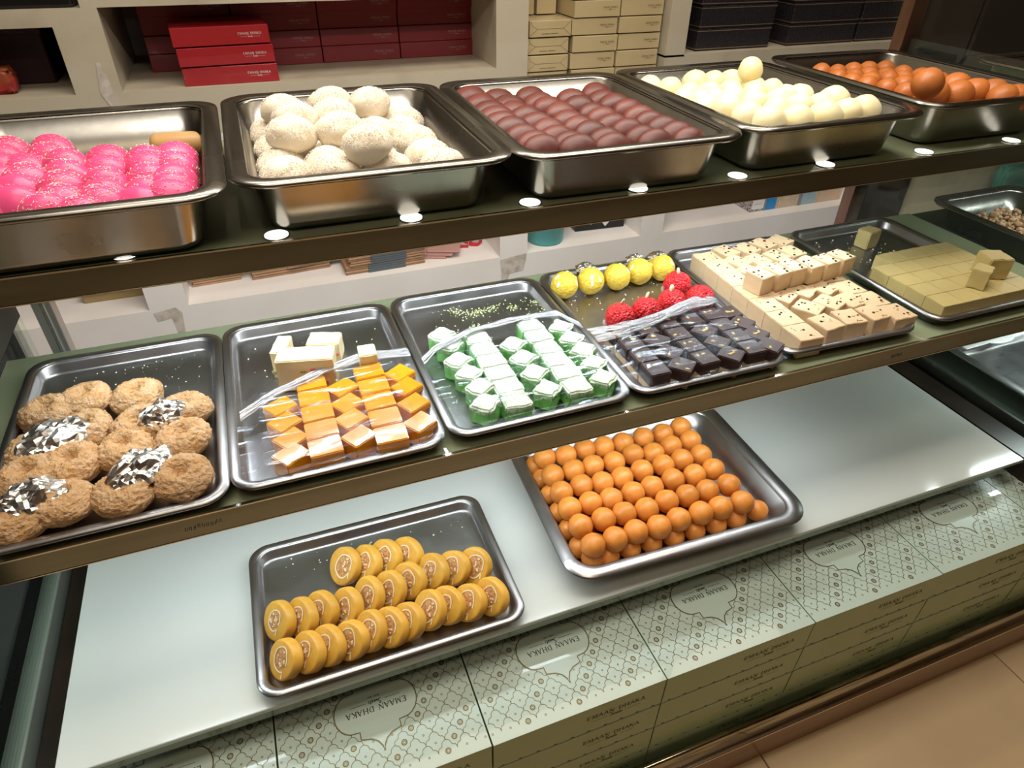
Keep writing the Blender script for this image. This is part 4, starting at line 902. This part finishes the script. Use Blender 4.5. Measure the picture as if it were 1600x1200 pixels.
for c, (x, w) in enumerate(((1.139, .116), (1.2705, .131), (1.4045, .127))):
    if c == 0:
        rp = stock('cream_box', w, .17, .0372, CARD); link('flap_line', mesh('flap_line', flap, INK, False), rp, (0, -.0855, 0), (pi / 2, 0, 0)); link('lettering', mesh('lettering', fine_print(.048), INK, False), rp, (0, -.0857, .0075), (pi / 2, 0, 0))
    else: rp = stock('cream_box', w, .17, .0378, CARD, mesh('lettering', brand(.042), INK, False), None, tx=.036, tz=.022)
    for l in range(5 if c == 0 else 7):
        lab = 'cream gift box, %s stack, %s from bottom' % (('left', 'middle', 'right')[c], ordinal(l + 1))
        loc = (x + (.003 * (l % 2) if c else (.004 if l == 4 else 0)), 1.306 + .003 * ((l + c) % 2), .4005 + .0405 * l)
        if l == 0: rp.location = loc; rp['label'] = lab; rp['group'] = GC
        else: dup(rp, loc, None, lab, GC)
for i, x in enumerate((1.105, 1.168)):
    t = stock('cream_box', .055, .10, .06, CARD); t.location = (x, 1.36, .4005 + .0405 * 5); tag(t, 'small cream box on top of the left cream stack, %s' % ('on the left', 'on the right')[i], 'box', 'small cream boxes on top')
WOVEN = mat('black_woven_card', (0.022, 0.018, 0.024), .35, 0, (0.012, 0.010, 0.012), 200, bump=.9, bscale=230, bdist=.002, voronoi=True); GL2 = mat('dull_gold_line', (0.45, 0.33, 0.20), .35, .7)
t = thing('black_hamper_box', 'x', 'box'); obj('carton', boxbm(-.125, -.09, 0, .125, .09, .0555, .002, 2), WOVEN, t)
for z in (.0045, .0495): obj('gold_line', boxbm(-.1255, -.0905, z, .1255, .0905, z + .0016), GL2, t)
first = True
for c, x in enumerate((1.72, 2.035, 2.338 - .03)):
    for l in range(3):
        lab = 'black woven-look gift box, %s stack, %s' % (('left', 'middle', 'right')[c], ('at the bottom', 'second layer', 'on top')[l]); loc = (x + .003 * (l % 2) - (.012 if c == 2 else 0), 1.318 + .01 * c * 0, .5055 + .0562 * l)
        if first: t.location = loc; tag(t, lab, 'box', 'black gift boxes in the right niche'); first = False
        else: dup(t, loc, None, lab, 'black gift boxes in the right niche')
# far-left niche: dark clutter
tag(link('folded_bag', mesh('folded_bag', cube_bm(.06, .05, .05, .006, .006, 5, 4), mat('orange_red_wrapper', (.30, .08, .02), .4, 0, (.30, .02, .02), 30))), 'crumpled orange and red packet in the dark left niche', 'packet').location = (-.10, 1.27, .50)
t = thing('dark_carton', 'dark maroon carton deep in the left niche', 'box', (-.20, 1.46, .50)); obj('carton', boxbm(-.2, -.12, 0, .19, .12, .115, .003, 1), mat('maroon_card', (.03, .006, .008), .5), t); obj('carton_lid', boxbm(-.203, -.123, .0985, .193, .123, .1185, .002, 1), mat('maroon_card_lid', (.035, .007, .01), .45), t)
t = thing('black_case', 'black case on the uppermost shelf at the far left', 'box', (-.17, 1.30, .66)); obj('shell', boxbm(-.30, -.09, 0, .262, .12, .12, .006, 2), BLACK, t); obj('lid', boxbm(-.303, -.093, .095, .265, .123, .124, .004, 2), BLACK, t)

# lower niches
KRAFT = mat('brown_kraft_paper', (0.40, 0.23, 0.13), .7, 0, (0.32, 0.18, 0.10), 12, bump=.2, bscale=50, bdist=.002, var=.12); GREYP = mat('grey_blue_print', (0.10, 0.12, 0.13), .6)
t = thing('booklet_stack', 'pale brown block with a black top in the far-left lower niche', 'packet', (-.046, 1.335, -.0215)); obj('paper_block', boxbm(-.075, -.04, 0, .075, .06, .022, .001, 1), mat('ochre_paper_block', (.30, .20, .08), .6), t); obj('black_cover', boxbm(-.08, -.045, .022, .08, .065, .034, .002, 1), BLACK, t)
bag_i = 0
def bag(x, y, z, w, d, h, rz, lab, m=KRAFT, print_=False, group='brown paper bags in the lower niche'):
    t = thing('paper_bag', lab, 'paper bag', (x, y, z), (0, 0, rz), group); rr = random.Random(int(x * 1000 + z * 7000))
    n = max(2, int(h / .006))
    for k in range(n):
        zz = k * h / n; o = obj('fold', boxbm(-w / 2 + rr.uniform(0, .006), -d / 2 + rr.uniform(0, .005), zz, w / 2 - rr.uniform(0, .006), d / 2, zz + h / n * .8, .001, 1), m, t)
        if print_: obj('printed_band', boxbm(-w * .22, -d / 2 - .0008, zz, w * .24, -d / 2 + .006, zz + h / n * .8 + .0003), GREYP, o)
bag(.20, 1.40, -.0215, .13, .20, .045, .05, 'folded brown paper bag lying at the left end of the niche')
bag(.262, 1.35, .024, .075, .12, .020, .05, 'small brown bag with rounded flap on the left pile', m=mat('pale_kraft', (.46, .31, .20), .7))
bag(.40, 1.39, -.0215, .22, .20, .022, .06, 'wide brown bag under the two middle bags')
bag(.335, 1.37, .001, .075, .16, .020, .10, 'narrow brown bag, left of the two stacked middle ones')
bag(.462, 1.37, .001, .16, .16, .018, .16, 'brown bag, right of the two stacked middle ones')
bag(.66, 1.32, -.0215, .235, .18, .026, .03, 'brown bags with grey printed band, lower bundle', print_=True)
bag(.665, 1.32, .0050, .225, .18, .026, .06, 'brown bags with grey printed band, upper bundle', print_=True)
PINKP = mat('pinkish_paper', (.50, .28, .24), .6)
for k in range(3): bag(.82 + .018 * k, 1.31 - .004 * k, -.0215 + .0085 * k, .10, .12, .008, -.35, 'pinkish folded paper bag, %s in the fan' % ('lowest', 'middle one', 'topmost')[k], m=PINKP, group='pinkish paper bags')
REDR = mat('red_ribbon', (.50, .02, .03), .45)
t = thing('ribbon_bundle', 'red ribbon with loops at the right end of the bag niche', 'ribbon', (.90, 1.34, -.0215))
for k, (pts, wd) in enumerate(((((-.02, -.03, .004), (.01, -.02, .018), (.035, -.03, .010), (.03, -.045, .003)), .012), (((.035, -.035, .008), (.06, -.02, .022), (.08, -.03, .012), (.06, -.045, .005)), .014))):
    bm = bmesh.new(); prev = None
    for a, b in zip(pts, pts[1:] + pts[:1]):
        for q in range(6):
            p = Vector(a).lerp(Vector(b), q / 6); e = (bm.verts.new(p + Vector((0, 0, wd / 2))), bm.verts.new(p - Vector((0, 0, min(wd / 2, p.z - .0005)))))
            if prev: bm.faces.new((prev[0], prev[1], e[1], e[0]))
            prev = e
    obj('ribbon_loop', bm, REDR, t, True)
t = thing('red_folder', 'red folded packet lying behind the ribbon', 'packet', (.90, 1.47, .0)); obj('cover', boxbm(-.11, -.09, 0, .09, .08, .022, .002, 1), REDR, t, rot=(0, 0, .08)); obj('pages', boxbm(-.10, -.095, .004, .08, .075, .017, .001, 1), PINKP, t, rot=(0, 0, .08))
t['label'] = 'red folded packet lying behind the ribbon'; t.location = (.90, 1.47, -.0215)
TEAL = mat('teal_plastic', (0.10, 0.42, 0.42), .4)
bm = bmesh.new(); lathe(bm, [(.050, 0), (.056, .003), (.066, .12), (.069, .123), (.069, .130), (.064, .130), (.063, .122), (.053, .006)], 40)
t = thing('teal_bucket', 'round teal plastic bucket standing in the middle lower niche', 'bucket', (1.178, 1.276, -.0215)); obj('bucket_wall', bm, TEAL, t, True)
bm = bmesh.new()
for k in range(16):
    a0, a1 = pi * k / 16, pi * (k + 1) / 16
    for s in (0, 1):
        pass
    v = [bm.verts.new((.071 * cos(a), .071 * sin(a) * 0 + .0, .118 - .035 * sin(a) + d)) for a, d in ((a0, 0), (a1, 0), (a1, .003), (a0, .003))]
    for q in v: q.co.y = -.0715 * sin(a0) * .98
    bm.faces.new(v)
obj('handle', bm, mat('pale_handle', (.6, .6, .55), .4), t)
t = thing('black_carton', 'open black carton with white paper in the middle lower niche', 'box', (1.385, 1.36, -.0215), (0, 0, -.06)); obj('carton', boxbm(-.088, -.07, 0, .085, .07, .055, .002, 1), BLACK, t)
bm = bmesh.new(); bm.faces.new([bm.verts.new(c) for c in ((-.02, -.0715, .052), (.055, -.0715, .054), (.015, -.0735, .010))]); obj('paper_sheet', bm, mat('white_paper', (.62, .60, .60), .6), t)
bm = bmesh.new(); seg(bm, (-.035, .05), (-.035, .020), .003); seg(bm, (-.045, .034), (-.028, .034), .003); obj('white_mark', bm, mat('white_mark', (.6, .6, .6), .6), t, rot=(pi / 2, 0, 0), loc=(0, -.0712, 0))
t = thing('grey_tub', 'grey plastic tub at the left of the right lower niche', 'tub', (1.66, 1.40, -.0215)); obj('tub', boxbm(-.08, -.05, 0, .085, .05, .05, .006, 2), mat('grey_plastic', (.28, .28, .25), .5), t); obj('tub_rim', boxbm(-.084, -.054, .045, .089, .054, .052, .003, 2), mat('grey_plastic_rim', (.32, .32, .29), .5), t)
t = thing('pink_packet', 'bright pink packet behind the grey patterned box', 'packet', (1.86, 1.44, -.0215)); obj('packet', boxbm(-.03, -.03, 0, .03, .03, .05, .004, 2), mat('hot_pink_card', (.65, .02, .10), .45), t); obj('packet_flap', boxbm(-.03, -.031, .040, .03, -.028, .051), mat('pink_flap', (.55, .02, .08), .45), t)
def pbox(lab, x, w, h, cols, label=False):
    t = thing('patterned_box', lab, 'box', (x, 1.335, -.0215), (0, 0, 0), 'small patterned boxes in the right lower niche')
    obj('carton', boxbm(-w / 2, -.085, 0, w / 2, .06, h, .001, 1), cols[0], t)
    if label: obj('white_label', boxbm(-w * .42, -.0862, h * .14, w * .34, -.0850, h * .72), mat('white_label', (.68, .66, .62), .5), t); link('lettering', mesh('lettering', fine_print(.03), INK, False), t, (-.003, -.0866, h * .45), (pi / 2, 0, 0))
    if cols[1]:
        obj('side_band', boxbm(w * .36, -.0864, 0.0006, w * .49, -.0850, h * .98), cols[1], t)
PAT = mat('grey_floral_card', (.45, .40, .38), .5, 0, (.10, .09, .10), 170, (.5, .56)); BLU = mat('bright_blue_card', (.02, .22, .50), .4); LBL = mat('pale_blue_card', (.25, .38, .45), .5, 0, (.36, .44, .44), 60); CRM = mat('cream_patterned_card', (.58, .46, .32), .5, 0, (.48, .36, .24), 70); PCH = mat('peach_patterned_card', (.60, .38, .26), .5, 0, (.52, .42, .30), 80)
GRB = mat('grey_band', (.22, .22, .24), .5)
pbox('grey floral box with a white label in the right lower niche', 1.972, .064, .060, (PAT, GRB), True)
pbox('bright blue box beside the grey floral box', 2.030, .046, .060, (BLU, CRM))
pbox('cream box with a faint pattern, left of the pale blue one', 2.106, .10, .070, (CRM, GRB))
pbox('pale blue patterned box between two cream ones', 2.194, .070, .072, (LBL, CRM))
pbox('peach patterned box next to the steel post', 2.283, .102, .074, (PCH, CRM))

# ================================================================== BEYOND THE RIGHT END
t = thing('black_cabinet', 'tall glossy black cabinet behind the right end post', 'cabinet', (2.485, 1.2, FLOORZ)); obj('body', boxbm(-.112, .002, 0, .112, .40, .915, .003, 1), BLACK, t); obj('door', boxbm(-.108, -.008, .02, .108, .001, .90, .002, 1), BLACK, t); obj('handle', boxbm(.085, -.022, .40, .092, -.009, .55, .002, 1), STEEL_BRIGHT, t)
t = thing('wall_cabinet', 'dark wall cabinet hanging above the right end', 'cabinet', (3.05, 1.02, .487)); obj('body', boxbm(-.66, 0, 0, .85, .178, .9, .002, 1), mat('dark_cabinet_laminate', (.022, .018, .014), .2, 0, (.035, .028, .02), 3), t)
for k in range(3): obj('door', boxbm(-.655 + .502 * k, -.014, .004, -.158 + .502 * k, -.001, .895, .002, 1), mat('dark_cabinet_door', (.03, .024, .018), .15), t)
for z_, nm in ((.25, 'shelf'),):
    pass
nc = thing('second_counter', 'neighbouring glass counter just beyond the right end pane', 'display case', (2.1, .3, FLOORZ))
def npart(name, bm, m, smooth=False):
    o = obj(name, bm, m, nc, smooth); o.location = (-2.1, -.3, -FLOORZ); return o
npart('glass_shelf', boxbm(1.735, .08, .243, 3.1, .56, .25, .001, 1), glassy('pale_green_glass', (.55, .66, .52), .08, .04, .6, (.20, .26, .19)))
npart('glass_shelf', boxbm(1.735, .23, .5184, 3.1, .675, .5254, .001, 1), GREEN_GLASS)
npart('lower_deck', boxbm(1.735, -.06, -.03, 3.1, .62, -.006, .001, 1), mat('dark_green_glass_deck', (.05, .065, .045), .08, coat=.3))
npart('deck_edge', boxbm(1.728, -.10, -.05, 1.735, .62, -.004), STEEL_BRIGHT)
npart('counter_body', boxbm(1.868, -.12, FLOORZ, 3.1, .62, -.05, .002, 1), BROWN_DARK)
tray('steel tray of brown crumble beyond the right end pane', 1.925, .335, .2502, .29, .36, .058, 0, True, STEEL_DEEP, 31, 'trays in the second counter')
tray('steel tray holding a plastic spoon beyond the right end pane', 1.935, .165, -.0058, .34, .36, .034, 0, True, STEEL, 32, 'trays in the second counter')
tray('deep steel tray of pale sweets beyond the right end pane', 1.945, .33, ZT, .3324, .42, .07, 0, True, STEEL_DEEP, 33, 'trays in the second counter')
bm = bmesh.new(); rr = random.Random(8)
for k in range(420):
    x = 1.93 + rr.uniform(-.085, .085); y = .335 + rr.uniform(-.11, .12); s = rr.uniform(.005, .011); z = .262 + .022 * (1 - ((x - 1.93) / .12) ** 2) * rr.uniform(.2, 1)
    bmesh.ops.create_icosphere(bm, subdivisions=1, radius=s, matrix=Matrix.Translation((x, y, z)) @ Matrix.Rotation(rr.uniform(0, 6), 4, (rr.random(), rr.random(), 1)) @ Matrix.Diagonal((1, rr.uniform(.5, 1), rr.uniform(.5, .9), 1)))
tag(obj('crumble', bm, mat('brown_nut_crumble', (.42, .22, .10), .6, 0, (.55, .33, .18), 90, bump=.6, bscale=160, bdist=.002)), 'heap of brown nut crumble in the tray beyond the end pane', 'sweet', kind='stuff')
for i, (x, y) in enumerate(((1.86, .45), (1.905, .46), (1.95, .45))):
    tag(link('pale_milk_ball', mesh('pale_milk_ball', ico(3, .026, .022, .021, .08, 1.5, 90 + i), PALE), None, (x, y, ZT + .026)), 'pale sweet in the deep tray beyond the pane, %s' % ('on the left', 'in the middle', 'on the right')[i], 'sweet', 'pale sweets beyond the pane')
# spoon
PLS = mat('frosted_white_plastic', (.62, .62, .60), .3, coat=.3)
t = thing('plastic_spoon', 'frosted white plastic spoon lying across the lower tray', 'spoon', (1.80, .295, .0325), (0, radians(2), radians(4)))
obj('handle', boxbm(-.005, -.007, 0, .085, .007, .003, .0014, 2), PLS, t, True)
obj('bowl', ico(3, .048, .021, .006, .03, 1.5, 3), PLS, t, True, loc=(.122, 0, .002))
tag(link('cling_film', mesh('cling_film', (lambda b: (bmesh.ops.create_grid(b, x_segments=40, y_segments=30, size=1), [setattr(v, 'co', Vector((1.93 + v.co.x * .15, .12 + v.co.y * .14, .034 + .003 * abs(nz(v.co, 6, 2))))) for v in b.verts], b)[2])(bmesh.new()), film_mat(7))), 'cling film over the front of the spoon tray', 'cling film')
tag(link('teal_cloth', mesh('teal_cloth', cube_bm(.26, .05, .13, .01, .012, 9, 5), mat('teal_cloth', (.04, .22, .17), .7))), 'teal folded cloth on the ledge beyond the second counter', 'cloth').location = (3.10, 1.135, -.062)
bm = bmesh.new(); P = [(2.63, 1.19, .48), (2.62, 1.188, .44), (2.60, 1.186, .40), (2.59, 1.185, .30), (2.62, 1.186, .1)]
for a, b in zip(P, P[1:]):
    d = (Vector(b) - Vector(a)); bmesh.ops.create_cone(bm, cap_ends=True, segments=8, radius1=.006, radius2=.006, depth=d.length * 1.04, matrix=Matrix.Translation((Vector(a) + Vector(b)) / 2) @ d.to_track_quat('Z', 'Y').to_matrix().to_4x4())
tag(obj('power_cable', bm, BLACK), 'black cable hanging on the cream wall by the black cabinet', 'cable')
# left neighbour counter
lc = thing('third_counter', 'neighbouring counter with pale green glass deck beyond the left end', 'display case', (-.35, .3, FLOORZ))
def lpart(name, bm, m):
    o = obj(name, bm, m, lc); o.location = (.35, -.3, -FLOORZ); return o
lpart('glass_deck', boxbm(-.75, -.12, -.010, -.050, .62, -.002, .001, 1), mat('pale_green_deck', (.40, .48, .42), .25, 0, (.30, .37, .32), 4))
lpart('deck_edge', boxbm(-.050, -.12, -.05, -.038, .62, -.002, .001, 1), mat('grey_green_edge', (.16, .18, .15), .3))
lpart('base_trim', boxbm(-.75, -.139, -.342, -.042, -.128, -.288, .003, 2), STEEL_TRIM)
lpart('kick_panel', boxbm(-.75, -.142, FLOORZ, -.042, -.12, -.346), BROWN_DARK)
lpart('counter_body', boxbm(-.75, -.12, FLOORZ, -.040, .62, -.05, .002, 1), BROWN_DARK)
